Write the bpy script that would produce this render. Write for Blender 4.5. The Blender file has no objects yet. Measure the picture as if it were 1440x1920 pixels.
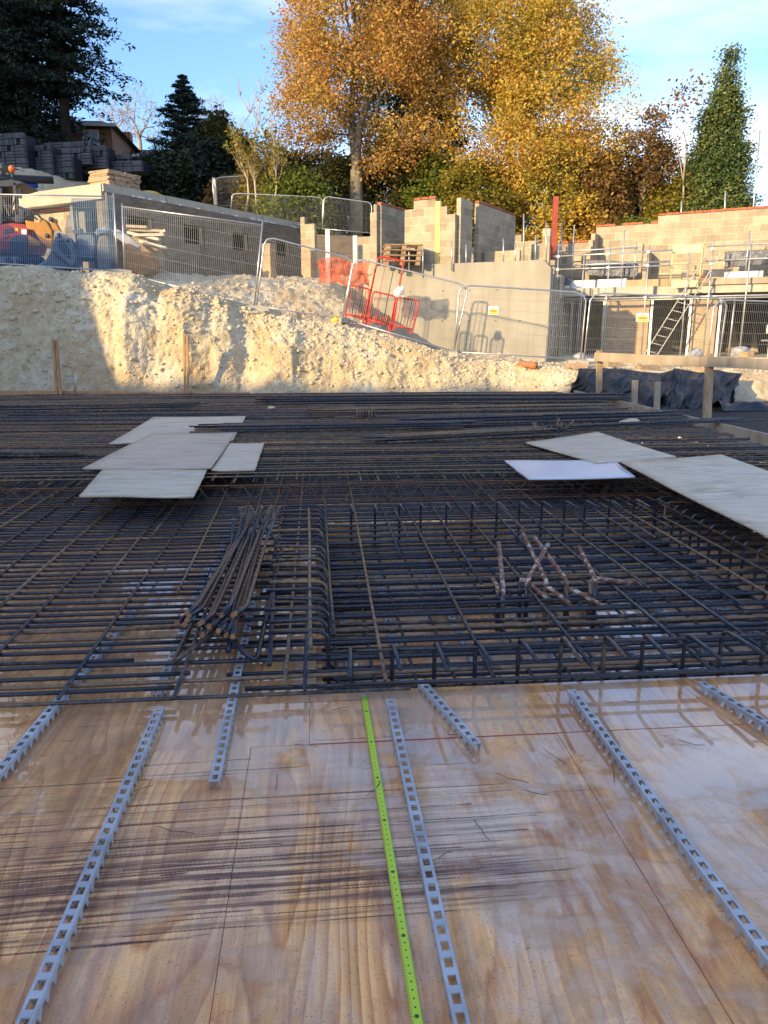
import bpy, bmesh, math, random
import numpy as np
from mathutils import Vector, Matrix

random.seed(7)
RNG = np.random.default_rng(11)
R = math.radians
scn = bpy.context.scene
col = scn.collection

# ------------------------------------------------------------------ camera
F_PX, CX, CY = 1442.0, 720.0, 960.0          # photo is 1440 x 1920
PITCH, YAW, CAM_Z = R(13.2), R(5.1), 1.60
cam_d = bpy.data.cameras.new('camera')
cam_d.sensor_fit = 'VERTICAL'; cam_d.sensor_height = 24.0
cam_d.lens = 24.0 * F_PX / 1920.0
cam_d.clip_start = 0.05; cam_d.clip_end = 6000
cam = bpy.data.objects.new('camera', cam_d); col.objects.link(cam)
cam.location = (0, 0, CAM_Z); cam.rotation_euler = (R(90) - PITCH, 0, -YAW)
scn.camera = cam

# ------------------------------------------------------------------ light
SUN_AZ = math.atan2(-0.79, -0.61)            # azimuth of the sun from +Y towards +X
SUN_EL = R(15.5)
w = bpy.data.worlds.new('World'); scn.world = w; w.use_nodes = True
nt = w.node_tree; nt.nodes.clear()
def N(tree, kind, **kw):
    n = tree.nodes.new(kind)
    for k, v in kw.items():
        if hasattr(n, k) and not k.startswith('i_'): setattr(n, k, v)
    return n
sky = N(nt, 'ShaderNodeTexSky', sky_type='NISHITA', sun_disc=False)
sky.sun_elevation = SUN_EL; sky.sun_rotation = SUN_AZ
sky.air_density = 1.0; sky.dust_density = 1.2; sky.ozone_density = 3.0
tc = N(nt, 'ShaderNodeTexCoord'); mp = N(nt, 'ShaderNodeMapping')
mp.inputs['Scale'].default_value = (1.0, 1.0, 3.2); mp.inputs['Location'].default_value = (3.1, 0.2, 1.30)
mp.inputs['Rotation'].default_value = (0.12, 0.1, 0.3)
ns = N(nt, 'ShaderNodeTexNoise'); ns.inputs['Scale'].default_value = 1.7; ns.inputs['Detail'].default_value = 9
ns.inputs['Roughness'].default_value = 0.55; ns.inputs['Distortion'].default_value = 0.35
rp = N(nt, 'ShaderNodeValToRGB'); rp.color_ramp.elements[0].position = 0.47; rp.color_ramp.elements[1].position = 0.80
rp.color_ramp.elements[0].color = (0, 0, 0, 1); rp.color_ramp.elements[1].color = (0.8, 0.8, 0.8, 1)
mx = N(nt, 'ShaderNodeMix', data_type='RGBA')
mx.inputs[7].default_value = (4.9, 4.6, 4.3, 1)
bg = N(nt, 'ShaderNodeBackground'); bg.inputs['Strength'].default_value = 0.145
wo = N(nt, 'ShaderNodeOutputWorld')
L = nt.links.new
L(tc.outputs['Generated'], mp.inputs[0]); L(mp.outputs[0], ns.inputs['Vector']); L(ns.outputs[0], rp.inputs[0])
tint = N(nt, 'ShaderNodeMix', data_type='RGBA', blend_type='MULTIPLY'); tint.inputs[0].default_value = 1.0
tint.inputs[7].default_value = (0.74, 0.79, 0.90, 1)
L(rp.outputs[0], mx.inputs[0]); L(sky.outputs[0], tint.inputs[6]); L(tint.outputs[2], mx.inputs[6]); L(mx.outputs[2], bg.inputs[0]); L(bg.outputs[0], wo.inputs[0])
sun_d = bpy.data.lights.new('sun', 'SUN'); sun_d.energy = 2.45; sun_d.angle = R(0.9); sun_d.color = (1.0, 0.74, 0.38)
sun = bpy.data.objects.new('sun', sun_d); col.objects.link(sun)
SDIR = Vector((math.sin(SUN_AZ) * math.cos(SUN_EL), math.cos(SUN_AZ) * math.cos(SUN_EL), math.sin(SUN_EL)))
sun.rotation_euler = SDIR.to_track_quat('Z', 'Y').to_euler(); sun.location = (-40, -40, 30)
scn.view_settings.view_transform = 'Standard'; scn.view_settings.look = 'None'
scn.view_settings.gamma = 1.0; scn.view_settings.use_curve_mapping = False
scn.view_settings.exposure = 1.6
scn.cycles.max_bounces = 4; scn.cycles.diffuse_bounces = 3; scn.cycles.glossy_bounces = 2; scn.cycles.transmission_bounces = 2; scn.cycles.transparent_max_bounces = 8

# ------------------------------------------------------------------ measuring helpers
_Rm = cam.rotation_euler.to_matrix()
def ray(px, py):
    return (_Rm @ Vector(((px - CX) / F_PX, -(py - CY) / F_PX, -1.0)))
def gp(px, py, Y):                           # surveyed point at world depth Y
    d = ray(px, py); t = Y / d.y
    return Vector((d.x * t, Y, CAM_Z + d.z * t))
def gz(px, py, z):                           # surveyed point on the level z
    d = ray(px, py); t = (z - CAM_Z) / d.z
    return Vector((d.x * t, d.y * t, z))

# ------------------------------------------------------------------ object helpers
WM = {}
def _link(o, parent, M=None):
    col.objects.link(o)
    M = M if M is not None else Matrix.Identity(4)
    if parent is not None:
        o.parent = parent; o.matrix_parent_inverse = WM[parent.name].inverted()
    o.matrix_basis = M
    WM[o.name] = M.copy()
    return o
def tag(o, label=None, cat=None, group=None, kind=None):
    if label: o['label'] = label
    if cat: o['category'] = cat
    if group: o['group'] = group
    if kind: o['kind'] = kind
    elif cat: o['kind'] = 'thing'
    return o
def thing(name, label, cat, loc=(0, 0, 0), rz=0, group=None):
    o = bpy.data.objects.new(name, None); o.empty_display_size = 0.1
    _link(o, None, Matrix.Translation(Vector(loc)) @ Matrix.Rotation(rz, 4, 'Z'))
    return tag(o, label, cat, group)
def obj(name, me, mat=None, parent=None, M=None):
    if mat is not None and not me.materials: me.materials.append(mat)
    o = bpy.data.objects.new(name, me)
    return _link(o, parent, M)

class MB:
    """mesh collector: boxes, tubes, quads"""
    def __init__(s): s.v = []; s.f = []; s.smooth = False
    def add(s, vs, fs):
        b = len(s.v); s.v += [tuple(x) for x in vs]; s.f += [tuple(i + b for i in f) for f in fs]; return s
    def box(s, c, size, M=None):
        x, y, z = size[0] / 2, size[1] / 2, size[2] / 2
        vs = [Vector((a * x, b * y, d * z)) for d in (-1, 1) for b in (-1, 1) for a in (-1, 1)]
        if M is not None: vs = [M @ q for q in vs]
        c = Vector(c); vs = [q + c for q in vs]
        return s.add(vs, [(0, 2, 3, 1), (4, 5, 7, 6), (0, 1, 5, 4), (1, 3, 7, 5), (3, 2, 6, 7), (2, 0, 4, 6)])
    def hexa(s, p):                          # 4 bottom + 4 top corners, same order round
        return s.add(p, [(3, 2, 1, 0), (4, 5, 6, 7), (0, 1, 5, 4), (1, 2, 6, 5), (2, 3, 7, 6), (3, 0, 4, 7)])
    def beam(s, a, b, wd, h, up=(0, 0, 1)):
        a = Vector(a); b = Vector(b); d = (b - a).normalized(); u = Vector(up)
        sd = d.cross(u)
        if sd.length < 1e-4: sd = d.cross(Vector((0, 1, 0)))
        sd.normalize(); u = sd.cross(d).normalized()
        q = [a - sd * wd / 2 - u * h / 2, a + sd * wd / 2 - u * h / 2, b + sd * wd / 2 - u * h / 2, b - sd * wd / 2 - u * h / 2]
        return s.hexa(q + [x + u * h for x in q])
    def tube(s, pts, r, n=6, caps=True, taper=None):
        pts = [Vector(p) for p in pts]; m = len(pts); base = len(s.v); ref = None
        for i, p in enumerate(pts):
            d = (pts[min(i + 1, m - 1)] - pts[max(i - 1, 0)])
            d = d.normalized() if d.length > 1e-9 else Vector((0, 0, 1))
            if ref is None:
                ref = d.cross(Vector((0, 0, 1)))
                if ref.length < 0.1: ref = d.cross(Vector((1, 0, 0)))
                ref.normalize()
            ref = (ref - d * ref.dot(d))
            ref = ref.normalized() if ref.length > 1e-6 else d.orthogonal().normalized()
            bi = d.cross(ref)
            rr = r if taper is None else taper[i]
            for k in range(n):
                a = 2 * math.pi * k / n
                s.v.append(tuple(p + ref * (rr * math.cos(a)) + bi * (rr * math.sin(a))))
        for i in range(m - 1):
            for k in range(n):
                k2 = (k + 1) % n
                s.f.append((base + i * n + k, base + i * n + k2, base + (i + 1) * n + k2, base + (i + 1) * n + k))
        if caps:
            s.f.append(tuple(base + k for k in reversed(range(n))))
            s.f.append(tuple(base + (m - 1) * n + k for k in range(n)))
        return s
    def prism(s, outline, y0, y1, M=None):   # outline in local (x,z), extruded along local y
        n = len(outline)
        vs = [Vector((x, y0, z)) for x, z in outline] + [Vector((x, y1, z)) for x, z in outline]
        if M is not None: vs = [M @ q for q in vs]
        return s.add(vs, [tuple(range(n)), tuple(reversed(range(n, 2 * n)))] + [(i, i + n, (i + 1) % n + n, (i + 1) % n) for i in range(n)])
    def mesh(s, name, mat=None, smooth=None):
        me = bpy.data.meshes.new(name); me.from_pydata(s.v, [], s.f); me.update()
        if smooth if smooth is not None else s.smooth:
            me.polygons.foreach_set('use_smooth', [True] * len(me.polygons))
        if mat is not None: me.materials.append(mat)
        return me
    def build(s, name, mat, parent=None, smooth=None, M=None):
        return obj(name, s.mesh(name, mat, smooth), None, parent, M)

def bevel(o, wd=0.01, seg=1):
    m = o.modifiers.new('bevel', 'BEVEL'); m.width = wd; m.segments = seg; m.limit_method = 'ANGLE'
    return o
def grid_mesh(name, P, mat=None, smooth=True):
    """P: (rows, cols, 3) array -> quad sheet"""
    r, c, _ = P.shape
    idx = np.arange(r * c).reshape(r, c)
    q = np.stack([idx[:-1, :-1], idx[:-1, 1:], idx[1:, 1:], idx[1:, :-1]], -1).reshape(-1, 4)
    return np_mesh(name, P.reshape(-1, 3), q, mat, smooth)
def np_mesh(name, V, Q, mat=None, smooth=False):
    me = bpy.data.meshes.new(name)
    V = np.ascontiguousarray(V, dtype=np.float32); Q = np.ascontiguousarray(Q, dtype=np.int32)
    n, k = Q.shape
    me.vertices.add(len(V)); me.vertices.foreach_set('co', V.ravel())
    me.loops.add(n * k); me.loops.foreach_set('vertex_index', Q.ravel())
    me.polygons.add(n); me.polygons.foreach_set('loop_start', np.arange(0, n * k, k, dtype=np.int32))
    if smooth: me.polygons.foreach_set('use_smooth', np.ones(n, dtype=bool))
    me.update(calc_edges=True)
    if mat is not None: me.materials.append(mat)
    return me

# value noise
_perm = RNG.permutation(4096)
def _h(ix, iy, iz):
    return _perm[(_perm[(_perm[ix & 4095] + iy) & 4095] + iz) & 4095] / 4095.0
def vnoise(x, y, z=0.0):
    x, y, z = np.broadcast_arrays(np.asarray(x, float), np.asarray(y, float), np.asarray(z, float))
    ix, iy, iz = np.floor(x).astype(int), np.floor(y).astype(int), np.floor(z).astype(int)
    fx, fy, fz = x - ix, y - iy, z - iz
    fx, fy, fz = fx * fx * (3 - 2 * fx), fy * fy * (3 - 2 * fy), fz * fz * (3 - 2 * fz)
    out = 0
    for dx in (0, 1):
        for dy in (0, 1):
            for dz in (0, 1):
                wgt = (fx if dx else 1 - fx) * (fy if dy else 1 - fy) * (fz if dz else 1 - fz)
                out = out + wgt * _h(ix + dx, iy + dy, iz + dz)
    return out * 2 - 1
def fbm(x, y, z=0.0, oct=4, g=0.5):
    a, s, o = 1.0, 1.0, 0
    for i in range(oct):
        o = o + a * vnoise(np.asarray(x) * s + 17.3 * i, np.asarray(y) * s + 5.1 * i, np.asarray(z) * s + 9.7 * i); a *= g; s *= 2.03
    return o
# ------------------------------------------------------------------ materials
class Mat:
    def __init__(s, name, rough=0.6, metal=0.0, spec=0.5):
        s.m = bpy.data.materials.new(name); s.m.use_nodes = True
        s.t = s.m.node_tree; s.b = s.t.nodes['Principled BSDF']; s.out = s.t.nodes['Material Output']
        s.b.inputs['Roughness'].default_value = rough; s.b.inputs['Metallic'].default_value = metal
        s.b.inputs['Specular IOR Level'].default_value = spec
        s._tc = None
    def n(s, kind, **kw):
        n = s.t.nodes.new(kind)
        for k, v in kw.items(): setattr(n, k, v)
        return n
    def l(s, a, b): s.t.links.new(a, b)
    def coord(s, which='Object', scale=(1, 1, 1), rot=(0, 0, 0), loc=(0, 0, 0)):
        if which == 'World':
            src = s.n('ShaderNodeNewGeometry').outputs['Position']
        else:
            if s._tc is None: s._tc = s.n('ShaderNodeTexCoord')
            src = s._tc.outputs[which]
        m = s.n('ShaderNodeMapping'); m.inputs['Scale'].default_value = scale
        m.inputs['Rotation'].default_value = rot; m.inputs['Location'].default_value = loc
        s.l(src, m.inputs[0]); return m.outputs[0]
    def noise(s, vec, scale=5, detail=6, rough=0.55, dist=0.0):
        n = s.n('ShaderNodeTexNoise'); n.inputs['Scale'].default_value = scale; n.inputs['Detail'].default_value = detail
        n.inputs['Roughness'].default_value = rough; n.inputs['Distortion'].default_value = dist
        s.l(vec, n.inputs['Vector']); return n.outputs[0]
    def ramp(s, fac, stops, interp='LINEAR'):
        n = s.n('ShaderNodeValToRGB'); cr = n.color_ramp; cr.interpolation = interp
        while len(cr.elements) < len(stops): cr.elements.new(0.5)
        for e, (p, c) in zip(cr.elements, stops):
            e.position = p; e.color = (c, c, c, 1) if isinstance(c, (int, float)) else (*c[:3], 1)
        s.l(fac, n.inputs[0]); return n.outputs[0]
    def mix(s, fac, a, b, mode='MIX'):
        n = s.n('ShaderNodeMix', data_type='RGBA', blend_type=mode)
        for i, v in ((0, fac), (6, a), (7, b)):
            sock = n.inputs[i]
            if isinstance(v, (int, float)): sock.default_value = v if i == 0 else (v, v, v, 1)
            elif isinstance(v, tuple): sock.default_value = (*v[:3], 1)
            else: s.l(v, sock)
        return n.outputs[2]
    def math(s, op, a, b=0.0, c=None):
        n = s.n('ShaderNodeMath', operation=op)
        for i, v in enumerate((a, b) if c is None else (a, b, c)):
            if isinstance(v, (int, float)): n.inputs[i].default_value = v
            else: s.l(v, n.inputs[i])
        return n.outputs[0]
    def sep(s, vec):
        n = s.n('ShaderNodeSeparateXYZ'); s.l(vec, n.inputs[0]); return n.outputs
    def comb(s, x, y, z):
        n = s.n('ShaderNodeCombineXYZ')
        for i, v in enumerate((x, y, z)):
            if isinstance(v, (int, float)): n.inputs[i].default_value = v
            else: s.l(v, n.inputs[i])
        return n.outputs[0]
    def rand(s): return s.n('ShaderNodeObjectInfo').outputs['Random']
    def island(s): return s.n('ShaderNodeNewGeometry').outputs['Random Per Island']
    def color(s, c):
        if isinstance(c, tuple): s.b.inputs['Base Color'].default_value = (*c[:3], 1)
        else: s.l(c, s.b.inputs['Base Color'])
    def rough(s, v): s.l(v, s.b.inputs['Roughness'])
    def bump(s, h, strength=0.3, dist=0.01):
        n = s.n('ShaderNodeBump'); n.inputs['Strength'].default_value = strength; n.inputs['Distance'].default_value = dist
        s.l(h, n.inputs['Height']); s.l(n.outputs[0], s.b.inputs['Normal'])

def simple(name, c, rough=0.6, metal=0.0, var=0.25, scale=6, bump=0.15, rnd=0.0, coord='Object', bdist=0.005, spec=0.4):
    M = Mat(name, rough, metal, spec)
    v = M.coord(coord); nz = M.noise(v, scale, 6, 0.6)
    lo = tuple(x * (1 - var) for x in c); hi = tuple(min(1, x * (1 + var)) for x in c)
    cc = M.ramp(nz, [(0.3, lo), (0.7, hi)])
    if rnd: cc = M.mix(1.0, cc, M.ramp(M.rand(), [(0, 1 - rnd), (1, 1 + rnd)]), 'MULTIPLY')
    M.color(cc)
    if bump: M.bump(M.noise(v, scale * 6, 5, 0.65), bump, bdist)
    return M.m

MT = {}
# reinforcing bar: mill-scale blue-black steel with rust, rolled ribs along local X
def rebar_mat(name, rust, ribs=True, s0=(0.008, 0.011, 0.021), s1=(0.034, 0.040, 0.058)):
    M = Mat(name, 0.42, 0.0, 0.6)
    v = M.coord('Object'); wv = M.coord('World')
    a = M.noise(wv, 2.3, 6, 0.6); b = M.noise(wv, 22, 5, 0.6)
    f = M.math('ADD', M.math('MULTIPLY', a, 0.55), M.math('MULTIPLY', b, 0.3))
    f = M.math('ADD', f, M.math('MULTIPLY', M.rand(), 0.30))
    steel = M.mix(b, s0, s1)
    rustc = M.mix(b, (0.10, 0.055, 0.028), (0.34, 0.215, 0.115))
    fac = M.ramp(f, [(rust, 0.0), (rust + 0.16, 1.0)])
    M.color(M.mix(fac, steel, rustc))
    M.rough(M.ramp(b, [(0.35, 0.16), (0.65, 0.38)]))
    if ribs:
        x = M.sep(v)
        s = M.math('SINE', M.math('ADD', M.math('MULTIPLY', x[0], 2 * math.pi / 0.013), M.math('MULTIPLY', x[1], 250.0)))
        M.bump(M.math('GREATER_THAN', s, 0.30), 0.9, 0.006)
    else:
        M.bump(b, 0.3, 0.003)
    return M.m
MT['rebar'] = rebar_mat('rebar_steel', 0.68)
MT['rebar_far'] = rebar_mat('rebar_brown_sheen', 0.50, True, (0.055, 0.048, 0.044), (0.17, 0.145, 0.12))  # far bars: rusty brown, steel colour lightened to stand in for sky sheen
MT['rebar_rust'] = rebar_mat('rebar_rusty', 0.50)
MT['rebar_dark'] = rebar_mat('rebar_mill_scale', 0.78)
MT['wire_rust'] = simple('rusty_wire', (0.19, 0.10, 0.055), 0.7, 0, 0.4, 12, 0.1)
def splash():
    M = Mat('rebar_splashed', 0.7)
    v = M.coord('World'); a = M.noise(v, 28, 6, 0.65, 0.4)
    M.color(M.ramp(a, [(0.40, (0.14, 0.055, 0.028)), (0.54, (0.28, 0.13, 0.07)), (0.59, (0.52, 0.46, 0.42)), (0.75, (0.72, 0.70, 0.68))]))
    M.bump(a, 0.5, 0.004); return M.m
MT['rebar_splash'] = splash()
MT['cut_end'] = simple('rusty_cut_end', (0.34, 0.16, 0.07), 0.7, 0, 0.4, 40, 0.2)

# wet plywood deck
def deck_mat():
    M = Mat('wet_plywood', 0.4, 0.0, 0.22)
    P = M.sep(M.coord('World')); x, y = P[0], P[1]
    rnd = M.rand(); off = M.math('MULTIPLY', rnd, 37.0)
    mul, add = (lambda a, b: M.math('MULTIPLY', a, b)), (lambda a, b: M.math('ADD', a, b))
    def white(w):
        n = M.n('ShaderNodeTexWhiteNoise', noise_dimensions='1D'); M.l(w, n.inputs['W']); return n.outputs['Value']
    # rotary-cut figure: contour lines of a slow field drawn out along Y
    fld = M.noise(M.comb(add(mul(x, 1.25), off), mul(y, 0.22), off), 1.5, 2, 0.4, 0.15)
    jit = M.noise(M.comb(mul(x, 14.0), mul(y, 1.6), off), 1.0, 2, 0.6)
    saw = M.math('FRACT', add(mul(fld, 24.0), mul(jit, 0.55)))
    base = M.ramp(saw, [(0.0, (0.50, 0.275, 0.145)), (0.10, (0.68, 0.475, 0.285)), (0.55, (0.62, 0.41, 0.235)), (0.86, (0.53, 0.31, 0.165)), (1.0, (0.43, 0.225, 0.115))])
    fine = M.noise(M.comb(mul(x, 150.0), mul(y, 3.0), off), 1.0, 2, 0.6)
    fib = M.noise(M.comb(mul(x, 42.0), mul(y, 0.9), off), 1.0, 3, 0.65)
    base = M.mix(0.75, base, M.ramp(fib, [(0.32, 0.70), (0.62, 1.10)]), 'MULTIPLY')
    base = M.mix(0.6, base, M.ramp(fine, [(0.3, 0.80), (0.7, 1.10)]), 'MULTIPLY')
    # sheets weather differently
    base = M.mix(1.0, base, M.ramp(white(add(off, 0.5)), [(0.0, (1.38, 1.03, 0.66)), (1.0, (1.58, 1.20, 0.80))]), 'MULTIPLY')
    # red-purple tannin stain, drawn along the grain with broken edges
    st = M.noise(M.comb(mul(x, 1.7), mul(y, 0.75), 3.0), 1.6, 5, 0.70, 0.5)
    base = M.mix(M.ramp(st, [(0.44, 0.0), (0.56, 0.5), (0.70, 0.75)]), base, (0.33, 0.155, 0.105))
    st2 = M.noise(M.comb(mul(x, 9.0), mul(y, 0.6), 7.0), 1.0, 5, 0.72, 0.3)
    base = M.mix(M.ramp(st2, [(0.55, 0.0), (0.66, 0.5)]), base, (0.29, 0.135, 0.095))
    # pale sky sheen painted into the colour in patches, more on the right
    wp = M.noise(M.comb(mul(x, 1.4), mul(y, 0.6), 11.0), 1.8, 6, 0.74, 0.5)
    sheen_x = M.ramp(add(mul(x, 0.35), 0.45), [(0.05, 0.0), (0.65, 0.9)])
    base = M.mix(mul(M.ramp(wp, [(0.42, 0.0), (0.57, 0.85)]), sheen_x), base, (0.74, 0.58, 0.46))
    # grit and scuffs
    sp = M.noise(M.comb(x, y, 0.0), 170, 1, 0.5)
    base = M.mix(M.ramp(sp, [(0.66, 0.0), (0.71, 0.7)]), base, (0.09, 0.05, 0.045))
    hair = M.noise(M.comb(mul(x, 8.0), mul(y, 26.0), 2.0), 3.0, 3, 0.7, 1.5)
    base = M.mix(M.ramp(hair, [(0.66, 0.0), (0.70, 0.7)]), base, (0.12, 0.06, 0.055))
    # prints of ribbed bars that lay across the sheets: thin crisp lines along X with toothed edges
    wob = M.noise(M.comb(mul(x, 0.7), mul(y, 0.3), 5.0), 1.0, 2, 0.5)
    ym = M.math('SUBTRACT', y, mul(x, 0.022))
    ym2 = add(ym, mul(wob, 0.045))
    band = M.ramp(mul(ym, 0.25), [(0.452, 0.0), (0.468, 0.85), (0.525, 0.95), (0.55, 0.6), (0.59, 0.32), (0.66, 0.16), (0.70, 0.0)])
    brk = M.noise(M.comb(mul(x, 4.0), mul(y, 30.0), 2.0), 1.0, 4, 0.7)
    total = None
    for freq, w0, seed in ((27.0, 0.10, 0.0), (44.0, 0.14, 13.7), (66.0, 0.18, 29.1)):
        c = mul(ym2, freq); idn = add(M.math('FLOOR', c), seed)
        f = M.math('ABSOLUTE', M.math('SUBTRACT', M.math('FRACT', c), 0.5))
        ph = add(mul(x, 2 * math.pi / 0.0135), mul(y, 160.0))
        wd = add(mul(add(white(add(idn, 0.31)), 0.45), w0), mul(M.math('SINE', ph), w0 * 0.24))
        on = M.math('LESS_THAN', white(idn), mul(band, 0.85))
        x0 = M.math('SUBTRACT', mul(white(add(idn, 0.57)), 2.6), 2.7); x1 = M.math('SUBTRACT', mul(white(add(idn, 0.77)), 1.9), 1.0)
        ext = mul(M.math('GREATER_THAN', add(x, mul(brk, 0.25)), x0), M.math('LESS_THAN', add(x, mul(brk, 0.25)), x1))
        ln = mul(mul(M.math('LESS_THAN', f, wd), on), ext)
        ln = mul(ln, M.ramp(brk, [(0.36, 0.1), (0.5, 1.0)]))
        total = ln if total is None else M.math('MAXIMUM', total, ln)
    xm = M.noise(M.comb(mul(x, 0.9), mul(ym2, 26.0), 21.0), 1.0, 4, 0.75, 0.25)
    xend = M.ramp(add(mul(x, 0.25), 0.5), [(0.0, 1.0), (0.64, 0.9), (0.70, 0.0)])
    smear = mul(mul(band, xend), M.ramp(xm, [(0.44, 0.0), (0.60, 1.0)]))
    base = M.mix(smear, base, (0.105, 0.050, 0.052))
    base = M.mix(mul(total, 0.72), base, (0.035, 0.018, 0.026))
    # a few stray prints elsewhere
    c = mul(ym2, 9.0); idn = add(M.math('FLOOR', c), 71.0)
    ln = mul(M.math('LESS_THAN', M.math('ABSOLUTE', M.math('SUBTRACT', M.math('FRACT', c), 0.5)), 0.035), M.math('LESS_THAN', white(idn), 0.7))
    x0 = M.math('SUBTRACT', mul(white(add(idn, 0.5)), 2.6), 1.3); dxx = M.math('ABSOLUTE', M.math('SUBTRACT', x, x0))
    ln = mul(mul(ln, M.math('LESS_THAN', dxx, add(mul(brk, 0.5), -0.06))), M.ramp(brk, [(0.40, 0.0), (0.52, 0.85)]))
    base = M.mix(ln, base, (0.06, 0.03, 0.035))
    # standing water in the strip by the mat, film elsewhere
    pud = M.noise(M.comb(x, mul(y, 1.9), 1.0), 2.3, 4, 0.58, 0.35)
    strip = M.ramp(mul(y, 0.1), [(0.225, 0.0), (0.262, 0.14), (0.29, 0.24), (0.32, 0.26), (0.60, 0.20)])
    lvl = add(add(pud, strip), M.ramp(add(mul(x, 0.25), 0.3), [(0.3, 0.0), (0.8, 0.09)]))
    wet = M.ramp(lvl, [(0.585, 0.0), (0.625, 1.0)])
    orange = M.ramp(lvl, [(0.54, 0.0), (0.60, 0.75), (0.70, 0.45)])
    base = M.mix(mul(orange, 0.5), base, (0.42, 0.22, 0.075))
    M.color(base)
    rr_ = M.noise(M.comb(x, y, 4.0), 11, 4, 0.7)
    M.rough(M.ramp(rr_, [(0.3, 0.34), (0.7, 0.62)]))
    M.l(add(mul(M.ramp(add(mul(x, 0.35), 0.35), [(0.2, 0.0), (0.8, 0.28)]), M.ramp(wp, [(0.40, 0.2), (0.6, 1.0)])), mul(wet, 0.95)), M.b.inputs['Coat Weight']); M.b.inputs['Coat IOR'].default_value = 1.75
    M.l(M.mix(wet, 0.16, 0.015), M.b.inputs['Coat Roughness'])
    bh = add(mul(fine, 0.5), mul(rr_, 0.6))
    M.bump(bh, 0.35, 0.004)
    return M.m
MT['deck'] = deck_mat()
def loose_ply(name, c1, c2, rough=0.5):
    M = Mat(name, rough, 0, 0.3)
    v = M.coord('Object'); p = M.sep(v); off = M.math('MULTIPLY', M.rand(), 21.0)
    fld = M.noise(M.comb(M.math('MULTIPLY', p[0], 0.3), M.math('ADD', M.math('MULTIPLY', p[1], 1.5), off), off), 1.6, 3, 0.5, 0.2)
    saw = M.math('FRACT', M.math('MULTIPLY', fld, 13.0))
    g = M.noise(M.comb(M.math('MULTIPLY', p[0], 1.2), M.math('ADD', M.math('MULTIPLY', p[1], 38.0), off), off), 1.0, 6, 0.65)
    s = M.noise(M.comb(M.math('ADD', M.math('MULTIPLY', p[0], 0.8), off), M.math('MULTIPLY', p[1], 2.4), 0.0), 2.2, 9, 0.74, 0.4)
    base = M.mix(M.ramp(saw, [(0.0, 0.15), (0.3, 0.8), (1.0, 0.25)]), c1, c2)
    base = M.mix(0.6, base, M.ramp(g, [(0.3, 0.70), (0.68, 1.12)]), 'MULTIPLY')
    base = M.mix(M.ramp(s, [(0.54, 0.0), (0.66, 0.65)]), base, tuple(q * 0.42 for q in c1))
    dots = M.noise(M.comb(p[0], p[1], off), 34, 4, 0.6)
    base = M.mix(M.ramp(dots, [(0.66, 0.0), (0.71, 0.6)]), base, tuple(q * 0.3 for q in c1))
    M.color(base); M.bump(g, 0.15, 0.003)
    M.rough(M.ramp(s, [(0.35, rough * 0.8), (0.6, rough * 1.2)]))
    return M.m
MT['ply_pale'] = loose_ply('weathered_plywood', (0.52, 0.42, 0.29), (0.74, 0.645, 0.50))
MT['ply_pink'] = loose_ply('pinkish_plywood', (0.55, 0.41, 0.30), (0.66, 0.53, 0.41))
MT['ply_white'] = simple('white_laminate', (0.68, 0.70, 0.76), 0.3, 0, 0.05, 3, 0.0)
MT['timber'] = loose_ply('sawn_timber', (0.34, 0.23, 0.135), (0.50, 0.37, 0.23), 0.65)
MT['timber_grey'] = loose_ply('weathered_timber', (0.30, 0.235, 0.165), (0.44, 0.36, 0.27), 0.65)
MT['timber_orange'] = loose_ply('orange_timber', (0.40, 0.22, 0.10), (0.56, 0.34, 0.17), 0.65)
MT['plastic_spacer'] = simple('grey_blue_plastic', (0.38, 0.40, 0.43), 0.40, 0, 0.30, 9, 0.15, 0.10)
MT['galv'] = simple('galvanised_steel', (0.50, 0.51, 0.52), 0.38, 0.75, 0.12, 8, 0.05)
MT['alu'] = simple('dull_aluminium', (0.36, 0.35, 0.32), 0.55, 0, 0.15, 6, 0.05)
MT['pale_grey'] = simple('pale_grey_plastic', (0.40, 0.40, 0.40), 0.5, 0, 0.15, 6, 0.1)
MT['galv_wire'] = simple('fence_wire', (0.55, 0.54, 0.50), 0.45, 0.35, 0.1, 8, 0.0)
MT['galv_pale'] = simple('scaffold_steel', (0.50, 0.50, 0.49), 0.42, 0.6, 0.2, 5, 0.05)
MT['red'] = simple('red_plastic', (0.62, 0.035, 0.02), 0.4, 0, 0.12, 5, 0.0)
MT['orange_net'] = simple('orange_mesh', (0.70, 0.13, 0.05), 0.5, 0, 0.15, 5, 0.0)
MT['yellow'] = simple('yellow_paint', (0.72, 0.50, 0.05), 0.5, 0, 0.12, 5, 0.05)
MT['pale_yellow'] = simple('pale_yellow_steel', (0.72, 0.60, 0.28), 0.5, 0, 0.12, 5, 0.05)
MT['blue'] = simple('blue_plastic', (0.02, 0.06, 0.42), 0.4, 0, 0.1, 5, 0.0)
MT['white'] = simple('white_paint', (0.78, 0.77, 0.74), 0.5, 0, 0.06, 5, 0.05)
MT['foam'] = simple('white_insulation', (0.83, 0.81, 0.76), 0.8, 0, 0.05, 5, 0.05)
MT['redoxide'] = simple('red_oxide_paint', (0.40, 0.085, 0.05), 0.55, 0, 0.2, 4, 0.05)
MT['brickred'] = simple('red_brick', (0.42, 0.115, 0.05), 0.8, 0, 0.3, 14, 0.2, 0.15)
MT['brickbuff'] = simple('buff_brick', (0.42, 0.29, 0.18), 0.85, 0, 0.3, 10, 0.2, 0.25)
MT['clay'] = simple('clay_pipe', (0.45, 0.16, 0.07), 0.6, 0, 0.15, 8, 0.1)
MT['rubber'] = simple('black_rubber', (0.018, 0.018, 0.02), 0.7, 0, 0.3, 8, 0.1)
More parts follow.
